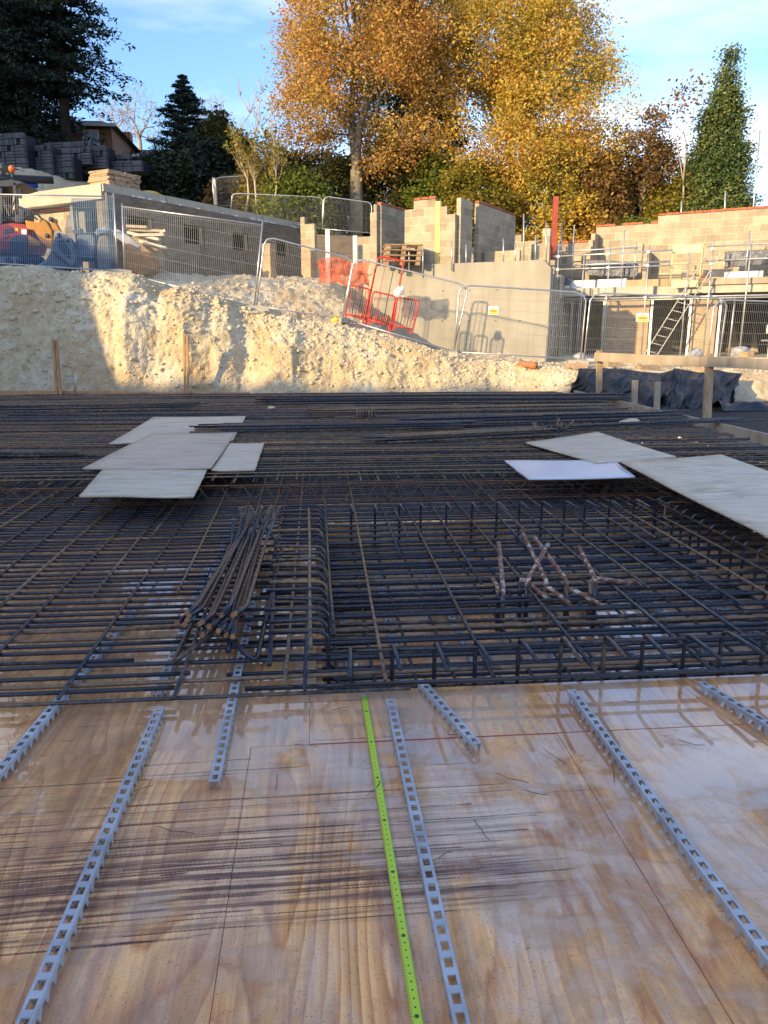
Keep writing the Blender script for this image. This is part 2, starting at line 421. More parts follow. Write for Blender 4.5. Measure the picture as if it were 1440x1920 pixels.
MT['dark'] = simple('shade_black', (0.013, 0.012, 0.011), 0.8, 0, 0.3, 4, 0.1)  # near-black colour that puts shade into interiors, openings and holes
MT['insul_yellow'] = simple('yellow_insulation', (0.72, 0.56, 0.20), 0.85, 0, 0.15, 12, 0.1)

def block_mat():
    M = Mat('concrete_block', 0.9, 0, 0.2)
    v = M.coord('World'); a = M.noise(v, 3.0, 5, 0.6); b = M.noise(v, 45, 4, 0.6)
    c = M.ramp(a, [(0.3, (0.34, 0.275, 0.185)), (0.7, (0.47, 0.39, 0.275))])
    c = M.mix(1.0, c, M.ramp(M.rand(), [(0, 0.80), (1, 1.15)]), 'MULTIPLY')
    c = M.mix(0.35, c, M.ramp(b, [(0.3, 0.55), (0.7, 1.1)]), 'MULTIPLY')
    M.color(c); M.bump(b, 0.35, 0.006); return M.m
MT['block'] = block_mat()
MT['mortar'] = simple('mortar', (0.55, 0.48, 0.37), 0.95, 0, 0.15, 20, 0.3)
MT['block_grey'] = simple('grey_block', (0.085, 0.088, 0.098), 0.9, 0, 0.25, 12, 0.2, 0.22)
MT['block_dark'] = simple('dark_core_block', (0.012, 0.013, 0.02), 0.6, 0, 0.3, 6, 0.1)  # near-black core that shows in the gaps between the blocks

def concrete_mat():
    M = Mat('fair_faced_concrete', 0.85, 0, 0.25)
    v = M.coord('World'); a = M.noise(v, 0.9, 7, 0.6, 0.3); b = M.noise(v, 30, 5, 0.6)
    st = M.noise(M.coord('World', (3.0, 3.0, 0.25)), 1.6, 6, 0.6)
    c = M.ramp(a, [(0.3, (0.31, 0.28, 0.22)), (0.7, (0.40, 0.365, 0.295))])
    c = M.mix(0.5, c, M.ramp(st, [(0.3, 0.72), (0.65, 1.1)]), 'MULTIPLY')
    M.color(c); M.bump(b, 0.15, 0.004); return M.m
MT['concrete'] = concrete_mat()
MT['precast'] = simple('precast_concrete', (0.44, 0.40, 0.32), 0.85, 0, 0.15, 2.5, 0.15)

def brick_mat(name, c1, c2, mortar, rot=0.0, scale=1.0):
    M = Mat(name, 0.9, 0, 0.2)
    v = M.coord('Object')
    b = M.n('ShaderNodeTexBrick'); b.offset = 0.5
    b.inputs['Color1'].default_value = (*c1, 1); b.inputs['Color2'].default_value = (*c2, 1); b.inputs['Mortar'].default_value = (*mortar, 1)
    b.inputs['Scale'].default_value = 1.0; b.inputs['Mortar Size'].default_value = 0.010
    b.inputs['Brick Width'].default_value = 0.225; b.inputs['Row Height'].default_value = 0.075; b.inputs['Bias'].default_value = -0.1
    p = M.sep(v)
    M.l(M.comb(M.math('ADD', p[0], p[1]), p[2], 0.0), b.inputs['Vector'])
    nz = M.noise(v, 1.4, 6, 0.6)
    M.color(M.mix(0.6, b.outputs[0], M.ramp(nz, [(0.3, 0.55), (0.7, 1.2)]), 'MULTIPLY'))
    M.bump(M.math('SUBTRACT', 1.0, b.outputs[1]), 0.5, 0.01)
    return M.m
MT['brick_dark'] = brick_mat('brown_brickwork', (0.20, 0.145, 0.10), (0.30, 0.225, 0.155), (0.26, 0.22, 0.17))
MT['brick_buff'] = brick_mat('buff_brickwork', (0.36, 0.235, 0.13), (0.47, 0.33, 0.20), (0.42, 0.36, 0.27))
MT['brick_house'] = brick_mat('house_brickwork', (0.26, 0.095, 0.045), (0.34, 0.14, 0.07), (0.30, 0.24, 0.18))

def chalk_mat():
    M = Mat('chalky_ground', 0.95, 0, 0.15)
    v = M.coord('World'); a = M.noise(v, 0.55, 6, 0.6, 0.4); b = M.noise(v, 5, 8, 0.68); c = M.noise(v, 26, 6, 0.65)
    vo = M.n('ShaderNodeTexVoronoi'); vo.inputs['Scale'].default_value = 9.0; M.l(v, vo.inputs['Vector'])
    vo2 = M.n('ShaderNodeTexVoronoi'); vo2.inputs['Scale'].default_value = 24.0; M.l(v, vo2.inputs['Vector'])
    base = M.ramp(b, [(0.28, (0.42, 0.32, 0.19)), (0.5, (0.57, 0.47, 0.31)), (0.72, (0.70, 0.62, 0.47))])
    base = M.mix(M.ramp(a, [(0.42, 0.0), (0.66, 0.75)]), base, (0.47, 0.325, 0.165))
    base = M.mix(M.ramp(M.noise(M.coord('World', (1, 1, 1), loc=(7, 3, 1)), 0.8, 6, 0.6), [(0.52, 0.0), (0.7, 0.8)]), base, (0.68, 0.62, 0.50))
    base = M.mix(M.ramp(c, [(0.55, 0.0), (0.72, 0.5)]), base, (0.76, 0.70, 0.57))
    M.color(base)
    h = M.math('ADD', M.math('MULTIPLY', c, 0.45), M.math('ADD', M.math('MULTIPLY', vo.outputs[0], -0.5), M.math('MULTIPLY', vo2.outputs[0], -0.45)))
    M.bump(M.math('ADD', h, M.math('MULTIPLY', b, 0.7)), 0.8, 0.032)
    return M.m
MT['chalk'] = chalk_mat()
MT['chalk_stone'] = simple('chalk_lump', (0.60, 0.50, 0.34), 0.95, 0, 0.25, 9, 0.3)
MT['gravel'] = simple('dark_gravel', (0.05, 0.048, 0.047), 0.85, 0, 0.6, 28, 0.8, 0, 'World', 0.03)
MT['grass'] = simple('rough_ground', (0.10, 0.085, 0.045), 0.95, 0, 0.4, 2, 0.4, 0, 'World', 0.05)

def poly(name, c, rough=0.25):
    M = Mat(name, rough, 0, 0.6); v = M.coord('World')
    a = M.noise(v, 3, 6, 0.6, 0.8)
    M.color(M.ramp(a, [(0.3, tuple(x * 0.8 for x in c)), (0.7, tuple(x * 1.3 for x in c))]))
    M.bump(M.noise(v, 4, 7, 0.65, 1.6), 0.8, 0.06); return M.m
MT['polythene'] = poly('black_polythene', (0.006, 0.007, 0.010), 0.22)
MT['dpc'] = poly('grey_membrane', (0.10, 0.105, 0.12), 0.3)
def glassy(name, c, alpha, rough=0.3):
    M = Mat(name, rough, 0, 0.4); M.color(c)
    tr = M.n('ShaderNodeBsdfTransparent'); mixn = M.n('ShaderNodeMixShader'); mixn.inputs[0].default_value = alpha
    tr.inputs[0].default_value = (*[0.55 + 0.45 * q for q in c], 1)
    M.l(tr.outputs[0], mixn.inputs[1]); M.l(M.b.outputs[0], mixn.inputs[2]); M.l(mixn.outputs[0], M.out.inputs[0]); return M.m
MT['blue_net'] = glassy('blue_debris_netting', (0.05, 0.20, 0.44), 0.22, 0.6)
MT['grey_net'] = glassy('grey_green_netting', (0.10, 0.17, 0.17), 0.45, 0.6)
MT['glass'] = simple('window_glass', (0.45, 0.52, 0.58), 0.08, 0.0, 0.3, 1.2, 0.0)
MT['cabglass'] = glassy('cab_glass', (0.03, 0.05, 0.05), 0.80, 0.06)
MT['rooftile'] = simple('dark_roof_tiles', (0.075, 0.06, 0.055), 0.85, 0, 0.3, 6, 0.3)

def leaf_mat(name, stops, transl=0.45, nscale=0.35, rough=0.55):
    """leaf colour: species mix from per-leaf chance plus slow variation over the crown"""
    M = Mat(name, rough, 0, 0.3)
    v = M.coord('World'); a = M.noise(v, nscale, 4, 0.6)
    f = M.math('ADD', M.math('MULTIPLY', a, 0.75), M.math('MULTIPLY', M.island(), 0.36))
    f = M.math('SUBTRACT', f, 0.05)
    c = M.ramp(f, stops); M.color(c)
    tr = M.n('ShaderNodeBsdfTranslucent'); M.l(c, tr.inputs[0])
    mixn = M.n('ShaderNodeMixShader'); mixn.inputs[0].default_value = transl
    M.l(M.b.outputs[0], mixn.inputs[1]); M.l(tr.outputs[0], mixn.inputs[2]); M.l(mixn.outputs[0], M.out.inputs[0])
    return M.m
MT['leaf_gold'] = leaf_mat('golden_beech_leaves', [(0.25, (0.25, 0.27, 0.055)), (0.42, (0.60, 0.47, 0.09)), (0.60, (0.68, 0.42, 0.075)), (0.78, (0.55, 0.24, 0.05))])
MT['leaf_copper'] = leaf_mat('copper_beech_leaves', [(0.25, (0.32, 0.30, 0.08)), (0.42, (0.60, 0.41, 0.11)), (0.60, (0.62, 0.33, 0.09)), (0.78, (0.46, 0.20, 0.07))])
MT['leaf_green'] = leaf_mat('green_leaves', [(0.25, (0.055, 0.09, 0.018)), (0.5, (0.13, 0.18, 0.028)), (0.75, (0.30, 0.29, 0.04))])
MT['leaf_dull'] = leaf_mat('dull_green_leaves', [(0.25, (0.035, 0.045, 0.015)), (0.5, (0.075, 0.085, 0.025)), (0.75, (0.13, 0.11, 0.03))])
MT['leaf_brown'] = leaf_mat('brown_autumn_leaves', [(0.25, (0.14, 0.09, 0.03)), (0.5, (0.25, 0.14, 0.045)), (0.75, (0.33, 0.20, 0.06))])
MT['leaf_fir'] = leaf_mat('dark_fir_needles', [(0.25, (0.010, 0.018, 0.012)), (0.5, (0.018, 0.032, 0.018)), (0.75, (0.035, 0.05, 0.024))], 0.1)
MT['leaf_spruce'] = leaf_mat('blue_green_needles', [(0.25, (0.018, 0.034, 0.028)), (0.5, (0.03, 0.055, 0.042)), (0.75, (0.05, 0.075, 0.05))], 0.1)
MT['leaf_holly'] = leaf_mat('glossy_dark_leaves', [(0.25, (0.04, 0.07, 0.022)), (0.5, (0.085, 0.13, 0.04)), (0.75, (0.19, 0.20, 0.06))], 0.15, 0.5, 0.35)
MT['leaf_yg'] = leaf_mat('yellow_green_leaves', [(0.25, (0.12, 0.14, 0.025)), (0.5, (0.25, 0.21, 0.03)), (0.75, (0.38, 0.26, 0.04))])
MT['bark'] = simple('grey_bark', (0.17, 0.145, 0.105), 0.9, 0, 0.4, 3, 0.5, 0, 'Object', 0.03)
MT['bark_pale'] = simple('pale_bark', (0.40, 0.33, 0.24), 0.85, 0, 0.3, 3, 0.3, 0, 'Object', 0.02)
MT['bark_dark'] = simple('dark_bark', (0.05, 0.038, 0.026), 0.9, 0, 0.4, 3, 0.5, 0, 'Object', 0.03)
# ================================================================== FORMWORK DECK
deck = bpy.data.objects.new('formwork_deck', None); _link(deck, None)
tag(deck, 'wet plywood deck of large sheets laid edge to edge', None, None, 'structure')
PIT = (-0.02, 2.97, 3.24, 6.25)              # x0, x1, y0, y1 of the sunken part
PITZ = -0.20
def sheet(x0, x1, y0, y1, z=0.0, t=0.018, par=deck, mat='deck'):
    g = 0.0008; dz = random.uniform(-0.0015, 0.0005)
    m = MB(); m.box(((x0 + x1) / 2, (y0 + y1) / 2, z - t / 2 + dz), (x1 - x0 - 2 * g, y1 - y0 - 2 * g, t))
    return m.build('plywood_sheet', MT[mat], par)
xs = [-0.28 + 1.24 * k for k in range(-9, 7)]
X0D, X1D = -10.2, 5.72
def deck_row(y0, y1, joints):
    j = [X0D] + [q for q in joints if X0D + 0.2 < q < X1D - 0.2] + [X1D]
    for a, b in zip(j[:-1], j[1:]):
        rects = [(a, b, y0, y1)]
        px0, px1, py0, py1 = PIT
        out = []
        for (u0, u1, v0, v1) in rects:
            if u1 <= px0 or u0 >= px1 or v1 <= py0 or v0 >= py1: out.append((u0, u1, v0, v1)); continue
            if u0 < px0: out.append((u0, px0, v0, v1))
            if u1 > px1: out.append((px1, u1, v0, v1))
            c0, c1 = max(u0, px0), min(u1, px1)
            if v0 < py0: out.append((c0, c1, v0, py0))
            if v1 > py1: out.append((c0, c1, py1, v1))
        for q in out: sheet(*q)
deck_row(-2.2, 0.345, xs); deck_row(0.345, 2.785, xs)
xs2 = [-0.05 + 2.44 * k for k in range(-5, 4)]
deck_row(2.785, 3.24, xs2)
yy = 3.24
for k in range(12):
    y1 = min(yy + 1.22, 17.75)
    deck_row(yy, y1, [q + (0.61 if k % 2 else 0) for q in xs]); yy = y1
    if yy >= 17.7: break
# sunken pit: floor sheets and upstand faces
for a, b in ((PIT[0], 1.2), (1.2, 2.42), (2.42, PIT[1])):
    for c, d in ((PIT[2], 5.0), (5.0, PIT[3])): sheet(a, b, c, d, PITZ)
for nm, c, s in (('pit_side', (PIT[0] - 0.009, (PIT[2] + PIT[3]) / 2, PITZ / 2 - 0.02), (0.018, PIT[3] - PIT[2], 0.24 + 0.0)),
                 ('pit_side', (PIT[1] + 0.009, (PIT[2] + PIT[3]) / 2, PITZ / 2 - 0.02), (0.018, PIT[3] - PIT[2], 0.24)),
                 ('pit_side', ((PIT[0] + PIT[1]) / 2, PIT[2] - 0.009, PITZ / 2 - 0.02), (PIT[1] - PIT[0], 0.018, 0.24)),
                 ('pit_side', ((PIT[0] + PIT[1]) / 2, PIT[3] + 0.009, PITZ / 2 - 0.02), (PIT[1] - PIT[0], 0.018, 0.24))):
    m = MB(); m.box(c, s); m.build(nm, MT['deck'], deck)
# thin red edge-seal bead along the front joint
m = MB(); m.box((1.35, 2.785, 0.0004), (2.8, 0.0032, 0.002)); m.build('red_joint_line', MT['redoxide'], deck)

# ================================================================== SPACER RAILS
def spacer_mesh(L, pitch=0.0545):
    """castellated plastic channel: slotted top, scalloped side walls; runs along +Y from 0"""
    m = MB(); w = 0.0175; h = 0.042; t = 0.003; n = int(L / pitch)
    sl, sw = 0.032, 0.0105                    # slot length and half width
    for i in range(n):
        y0 = i * pitch; y1 = y0 + pitch; a = y0 + (pitch - sl) / 2; b = a + sl
        # top: two bridges and two side strips round each slot
        m.box((0, (y0 + a) / 2, h - t / 2), (2 * w, a - y0, t)); m.box((0, (b + y1) / 2, h - t / 2), (2 * w, y1 - b, t))
        for s in (-1, 1):
            m.box((s * (w + sw) / 2, (a + b) / 2, h - t / 2), (w - sw, sl, t))
            # web, then foot with an arch cut out
            x = s * (w - t / 2 + 0.002)
            m.box((x, (y0 + y1) / 2, h - 0.009), (t, pitch, 0.0175))
            zc = h - 0.0178
            o = [(y0 + 0.004, zc), (y0 + 0.009, 0.010), (y0 + 0.013, 0.0), (y0 + 0.024, 0.0), (y0 + 0.027, 0.012), (y0 + 0.034, zc)]
            v = [Vector((x - t / 2, q[0], q[1])) for q in o] + [Vector((x + t / 2, q[0], q[1])) for q in o]
            k = len(o); m.add(v, [tuple(range(k)), tuple(reversed(range(k, 2 * k)))] + [(j, j + k, (j + 1) % k + k, (j + 1) % k) for j in range(k)])
    return m.mesh('spacer_rail', MT['plastic_spacer'])
SPM = {n: spacer_mesh(n) for n in (0.6, 1.2, 2.0, 2.6)}
def rail(x0, y0, x1, L, label, z=0.001):
    """(x0,y0) near end; heads to x1 at the far end"""
    a = math.atan2(-(x1 - x0), L)
    o = obj('spacer_rail', SPM[L], None, None, Matrix.Translation((x0, y0, z)) @ Matrix.Rotation(a, 4, 'Z'))
    return tag(o, label, 'spacer', 'slotted plastic spacer rails')
rail(-1.195, 2.35, -1.06, 2.0, 'grey slotted spacer rail cut by the left edge of the photo, running under the bars')
rail(-0.71, 0.52, -0.685, 2.6, 'long grey slotted spacer rail left of the green tape, ending at the bar mat')
rail(-0.385, 2.49, -0.39, 2.0, 'short end of grey spacer rail sticking out below the loose hooked bars')
rail(0.315, 0.50, 0.30, 2.6, 'long grey slotted spacer rail right beside the green tape measure')
rail(0.60, 2.66, 0.45, 0.6, 'short slanting spacer rail just right of the tape end')
rail(1.15, 0.52, 1.115, 2.6, 'long grey slotted spacer rail on the right, standing in brown water')
rail(1.86, 2.52, 1.73, 0.6, 'grey slotted spacer rail at the right edge beside the mat')
for i, (x, y, z) in enumerate(((-0.69, 4.6, 0.001), (-0.72, 3.2, 0.001))):
    rail(x, y, x - 0.03, 2.0, ['grey spacer rail under the bars left of the hooked bundle, farther one', 'grey spacer rail under the bars left of the hooked bundle, nearer one'][i], z)
for i, (x, y) in enumerate(((0.16, 3.3), (0.42, 3.28), (0.85, 3.3), (1.30, 3.3), (1.75, 3.3), (2.2, 3.3), (2.65, 3.3))):
    rail(x, y, x + (0.02 if i % 2 else -0.03), 2.6, 'slotted spacer rail on the floor of the sunken pit, %s from the left' % ['first', 'second', 'third', 'fourth', 'fifth', 'sixth', 'seventh'][i], PITZ + 0.001)

# ================================================================== TAPE MEASURE
def tape_mat():
    M = Mat('green_tape', 0.35, 0, 0.5); p = M.sep(M.coord('Object'))
    y, x = p[1], p[0]
    def comb(period, duty): return M.math('LESS_THAN', M.math('FRACT', M.math('DIVIDE', y, period)), duty)
    mm = M.math('MULTIPLY', comb(0.005, 0.30), M.math('LESS_THAN', x, -0.0085))
    cm = M.math('MULTIPLY', comb(0.01, 0.16), M.math('LESS_THAN', x, -0.0065))
    # a small printed figure in the middle of the blade at each step, a bold ringed one every tenth
    fx = M.math('ABSOLUTE', M.math('SUBTRACT', x, 0.0015))
    f1 = M.math('ABSOLUTE', M.math('SUBTRACT', M.math('FRACT', M.math('DIVIDE', y, 0.0254)), 0.5))
    dot = M.math('MULTIPLY', M.math('LESS_THAN', f1, 0.10), M.math('LESS_THAN', fx, 0.0022))
    f2 = M.math('MULTIPLY', M.math('SUBTRACT', M.math('FRACT', M.math('DIVIDE', y, 0.254)), 0.55), 0.254)
    r = M.math('SQRT', M.math('ADD', M.math('POWER', f2, 2.0), M.math('POWER', M.math('SUBTRACT', x, 0.001), 2.0)))
    ring = M.math('LESS_THAN', M.math('ABSOLUTE', M.math('SUBTRACT', r, 0.0045)), 0.0016)
    k = M.math('MAXIMUM', M.math('MAXIMUM', mm, cm), M.math('MAXIMUM', dot, ring))
    base = M.mix(M.math('LESS_THAN', x, -0.0095), (0.50, 0.72, 0.035), (0.72, 0.66, 0.04))
    M.color(M.mix(k, base, (0.02, 0.03, 0.01))); return M.m
V = []; ny = 60
ctrl = [(0.222, 0.60), (0.238, 1.2), (0.232, 1.9), (0.215, 2.5), (0.196, 3.17)]
P = np.zeros((ny, 5, 3))
for i in range(ny):
    y = 0.60 + (3.17 - 0.60) * i / (ny - 1)
    for j in range(5):
        u = (j - 2) * 0.0068
        P[i, j] = (u, y - 0.6, 0.0065 + 0.0028 * (abs(j - 2) / 2) ** 2)
me = grid_mesh('tape_measure', P, tape_mat())
tp = thing('tape_measure', 'bright green tape measure blade laid across the wet plywood', 'tape measure', (0.222, 0.6, 0))
bl = obj('blade', me, None, tp, Matrix.Translation((0.222, 0.6, 0)) @ Matrix.Rotation(0.012, 4, 'Z'))
so = bl.modifiers.new('th', 'SOLIDIFY'); so.thickness = 0.0012; so.offset = -1
m = MB(); m.box((0.191, 3.177, 0.007), (0.028, 0.022, 0.004)); m.box((0.191, 3.187, 0.004), (0.026, 0.002, 0.010))
m.build('end_hook', MT['galv'], tp)

# ================================================================== BARS
def bar_mesh(L, r=0.0098, n=6, wob=0.004, seg=None, name='bar'):
    seg = seg or max(2, int(L / 0.8)); ph = random.uniform(0, 6.28); q = random.uniform(0.5, 1.4); ph2 = random.uniform(0, 6)
    pts = [(L * i / seg, wob * math.sin(ph + q * L * i / seg), 0.4 * wob * math.sin(ph2 + 1.3 * q * L * i / seg)) for i in range(seg + 1)]
    return MB().tube(pts, r, n).mesh(name, None, True)
_bars = {}
def bar(L, mat, r=0.0098, wob=0.004):
    """shared bar mesh of a rounded-up length"""
    key = (round(L, 1), mat, r, wob, random.randint(0, 2))
    if key not in _bars:
        me = bar_mesh(key[0], r, 6 if L < 8 else 5, wob); me.materials.append(MT[mat]); _bars[key] = me
    return _bars[key]
def put_bar(par, a, b, mat='rebar', r=0.0098, wob=0.008, name='bar'):
    a = Vector(a); b = Vector(b); d = b - a; Lb = d.length
    M = Matrix.Translation(a) @ d.to_track_quat('X', 'Z').to_matrix().to_4x4()
    me = bar(max(0.1, Lb), mat, r, wob)
    return obj(name, me, None, par, M)
def rr(a, b): return random.uniform(a, b)
def pick(): return random.choices(['rebar', 'rebar_dark', 'rebar_rust'], [0.55, 0.37, 0.08])[0]

MAT_END = 17.45
mat1 = thing('rebar_mat', 'lower mat of crossed steel bars lying just above the plywood deck', 'rebar mat', (0, 3.1, 0))
# crosswise bars on the near field
y = 3.13; k = 0
while y < 8.9:
    z = 0.056 + rr(-0.003, 0.004); t = rr(-0.010, 0.010)
    x1 = 5.6 if k % 2 == 0 else None
    if k == 0:
        put_bar(mat1, (-9.5, y + 0.06, 0.05), (0.35, y, 0.05), 'rebar'); put_bar(mat1, (0.1, y + 0.022, 0.07), (4.4, y + 0.02, 0.07), 'rebar_dark')
    elif k % 2 == 0:
        put_bar(mat1, (-9.5 + rr(0, .3), y - t, z), (5.5 + rr(-.1, .1), y + t, z), pick(), 0.0112 if y < 4.6 else 0.0098)
    else:
        e = -0.38 - 0.40 * math.exp(-(y - 3.2) * 1.2) + rr(-0.25, 0.2) if y < 6.3 else 5.5
        put_bar(mat1, (-9.5 + rr(0, .3), y - t, z), (e, y + t, z), pick(), 0.0112 if y < 4.6 else 0.0098)
        if y < 6.3: put_bar(mat1, (-0.33 + rr(-.12, .06), y + .02, z - .022), (5.5, y + .02 + t, z - .022), pick(), 0.0108)
    y += 0.092 + rr(-0.016, 0.016); k += 1
# far field under the upper mat
while y < 10.5:
    put_bar(mat1, (-9.5, y, 0.056), (5.5, y, 0.056), pick(), 0.009); y += 0.16 + rr(-.02, .02)
# lengthwise bars: full ones reach the front edge, shorter ones lap between them
kk = 0; x = -4.9
while x < 5.5:
    if x < -0.2 or x > 3.0:
        front = 3.1 if kk % 2 == 0 else 4.15 + rr(-0.1, 0.9)
        if x > 3.0: front = 3.6 + rr(0, .5)
    else:
        front = 3.16 if kk % 2 == 0 else 4.3 + rr(-0.6, 0.9)
    dx = rr(-0.03, 0.03)
    back = 12.0 if kk % 2 == 0 else rr(9.5, 11.5)
    put_bar(mat1, (x + dx, front + rr(-.03, .03), 0.076), (x - dx, back, 0.080), random.choice(['rebar', 'rebar_rust', 'rebar_rust']), 0.0100)
    if rr(0, 1) < 0.35: put_bar(mat1, (x + 0.1 + dx, rr(4.6, 5.8), 0.096), (x + 0.1 - dx, 8.6, 0.098), 'rebar_rust', 0.0085)
    x += 0.235 + rr(-0.03, 0.03); kk += 1
# sunken mat
y = PIT[2] + 0.06
while y < PIT[3]:
    put_bar(mat1, (PIT[0] + 0.03, y, PITZ + 0.055), (PIT[1] - 0.03, y + rr(-.01, .01), PITZ + 0.055), 'rebar_dark'); y += 0.125
x = PIT[0] + 0.1
while x < PIT[1]:
    put_bar(mat1, (x, PIT[2] + 0.03, PITZ + 0.075), (x + rr(-.01, .01), PIT[3] - 0.03, PITZ + 0.075), 'rebar_dark'); x += 0.2
# hooked upstand bars around the pit, hooks turned outwards
def ubar_mesh(h, leg, r=0.0100, bend=0.05, low=0.30):
    pts = [(-low, 0, 0.0)]
    pts += [(-bend + bend * math.sin(a), 0, bend - bend * math.cos(a)) for a in (0, 0.5, 1.05, 1.57)]
    pts += [(0, 0, h - bend)]
    pts += [(-bend * (1 - math.cos(a)) * -1, 0, h - bend + bend * math.sin(a)) for a in (0.5, 1.05, 1.57)]
    pts += [(leg, 0, h)]
    return MB().tube(pts, r, 6).mesh('hooked_bar', None, True)
UB = []
for q in range(5):
    me = ubar_mesh(0.325 + rr(-.015, .015), 0.30 + rr(-0.05, 0.06)); me.materials.append(MT[['rebar', 'rebar_dark', 'rebar', 'rebar_rust', 'rebar'][q]]); UB.append(me)
def ubar(x, y, rz, z=PITZ + 0.075): obj('hooked_bar', random.choice(UB), None, mat1, Matrix.Translation((x, y, z)) @ Matrix.Rotation(rz + rr(-.06, .06), 4, 'Z') @ Matrix.Rotation(rr(-.03, .03), 4, 'Y'))
x = PIT[0] + 0.16
while x < 5.0:
    ubar(x, PIT[2] + 0.05, -math.pi / 2, PITZ + 0.075 if x < PIT[1] else -0.06); x += 0.197 + rr(-.012, .012)
y = PIT[2] + 0.22
while y < PIT[3]:
    ubar(PIT[0] + 0.06, y, math.pi); ubar(PIT[1] - 0.06, y + 0.03, 0); y += 0.155 + rr(-.012, .012)
x = PIT[0] + 0.3
while x < PIT[1]: ubar(x, PIT[3] - 0.05, -math.pi / 2); x += 0.2 + rr(-.02, .02)
# tie bars along the hooks
put_bar(mat1, (0.05, PIT[2] + 0.025, 0.186), (4.6, PIT[2] + 0.05, 0.186), 'rebar_rust', 0.0085)
put_bar(mat1, (-0.035, PIT[2] + 0.02, 0.206), (-0.075, PIT[3] - 0.2, 0.210), 'rebar_rust', 0.0095)
put_bar(mat1, (-0.065, 3.12, 0.075), (-0.065, 9.0, 0.078), 'rebar', 0.0095)

# upper mat on lattice spacers
mat2 = thing('rebar_mat', 'upper mat of crossed steel bars on zigzag wire spacers, reaching the earth bank', 'rebar mat', (0, 7.2, 0))
TZ = 0.262
y = 7.28
while y < MAT_END:
    t = rr(-0.03, 0.03)
    put_bar(mat2, (-9.6 + rr(0, .4), y - t, TZ + rr(-.004, .004)), (5.55 + rr(-.15, .08), y + t, TZ + rr(-.004, .004)), random.choices(['rebar_far', 'rebar', 'rebar_rust'], [.55, .1, .35])[0], 0.0095, 0.006)
    y += (0.145 if y < 12 else 0.13) + rr(-.025, .025)
x = -9.2
while x < 5.6:
    dx = rr(-.02, .02)
    put_bar(mat2, (x + dx, 7.2 - rr(0.0, 0.16), TZ - 0.019), (x - dx, MAT_END, TZ - 0.019), random.choice(['rebar_far', 'rebar_rust']), 0.0095); x += 0.20 + rr(-.02, .02)
# loose lapped bars lying askew on the far mat
for q in range(34):
    y = rr(11.5, 17.2); x0 = rr(-9.5, 1.0); Lb = rr(3.0, 6.0); s = rr(-.012, .012)
    put_bar(mat2, (x0, y, TZ + 0.02), (min(5.6, x0 + Lb), y + s * Lb, TZ + 0.022), random.choice(['rebar_far', 'rebar_rust']), 0.009)

# zigzag lattice spacers (wire trusses) carrying the upper mat
def lattice_mesh(L, h, r=0.0042):
    m = MB(); n = int(L / 0.20)
    for s in (-1, 1): m.tube([(0, s * 0.045, 0), (L, s * 0.045, 0)], r, 4)
    m.tube([(0, 0, h), (L, 0, h)], r * 1.2, 4)
    for s in (-1, 1):
        pts = []
        for i in range(n + 1):
            pts += [(i * 0.2, s * 0.045, 0), (min(L, i * 0.2 + 0.1), 0, h)]
        m.tube(pts, r * 0.9, 4)
    return m.mesh('lattice_spacer', MT['wire_rust'])
LM = lattice_mesh(2.4, 0.155)
for row, (y, n0) in enumerate(((6.95, -4.6), (7.65, -4.9))):
    xs_ = [n0 + 2.43 * i for i in range(5)]
    for i, x in enumerate(xs_):
        if x > 4.2: continue
        o = obj('lattice_spacer', LM, None, None, Matrix.Translation((x, y + rr(-.03, .03), 0.086)) @ Matrix.Rotation(rr(-.012, .012), 4, 'Z'))
        tag(o, 'rusty zigzag wire spacer under the upper mat, %s from the left in the %s row' % (['first', 'second', 'third', 'fourth', 'fifth'][i], ['front', 'second'][row]), 'wire spacer', 'zigzag wire spacers')

# ================================================================== LOOSE BUNDLES ON THE MAT
def bundle(name, label, a, b, n, spread, mat, r=0.0095, hook=0.0, zlay=0.02, jit=0.02, layers=2):
    a = Vector(a); b = Vector(b); t = thing(name, label, 'rebar bundle', (a + b) / 2, 0, 'loose bundles of bars on the mat')
    d = (b - a).normalized(); sd = Vector((-d.y, d.x, 0))
    for i in range(n):
        pr = max(1, n // layers); u = (i % pr) / max(1, pr - 1) - 0.5; lay = i // pr; u *= 1 - .22 * lay
        oa = a + sd * (u * spread + rr(-jit, jit)) + d * rr(-0.25, 0.25) + Vector((0, 0, lay * zlay + rr(0, .004)))
        ob = b + sd * (u * spread * rr(0.6, 1.1) + rr(-jit, jit)) + d * rr(-0.25, 0.25) + Vector((0, 0, lay * zlay + rr(0, .006)))
        mm = mat if isinstance(mat, str) else random.choice(mat)
        if hook:
            e = (ob - oa).normalized(); hd = (sd * rr(-0.8, 0.5) * 1.0 + Vector((0, 0, rr(-0.25, 0.7)))).normalized()
            pts = [oa + (ob - oa) * q for q in (0, .25, .5, .75, 1)] + [ob + e * 0.035 + hd * 0.012, ob + e * 0.06 + hd * 0.045, ob + e * 0.065 + hd * (hook * rr(0.7, 1.2))]
            MB().tube(pts, r, 6).build('bar', MT[mm], t, True)
        else:
            put_bar(t, oa, ob, mm, r, 0.008)
    return t
BZ = TZ + 0.024
bundle('rebar_bundle', 'rusty bundle of bars with hooked ends pointing at the plywood boards', gz(712, 827, BZ), gz(1022, 812, BZ + 0.03), 24, 0.36, ['rebar_rust', 'rebar_rust', 'rebar'], 0.011, 0.16, 0.03, layers=3)
bundle('rebar_bundle', 'flat dark bundle of bars lying over the left plywood boards', gz(385, 805, BZ + 0.02), gz(880, 797, BZ + 0.02), 21, 0.6, ['rebar', 'rebar_dark', 'rebar_rust'], 0.011, layers=3, zlay=.026)
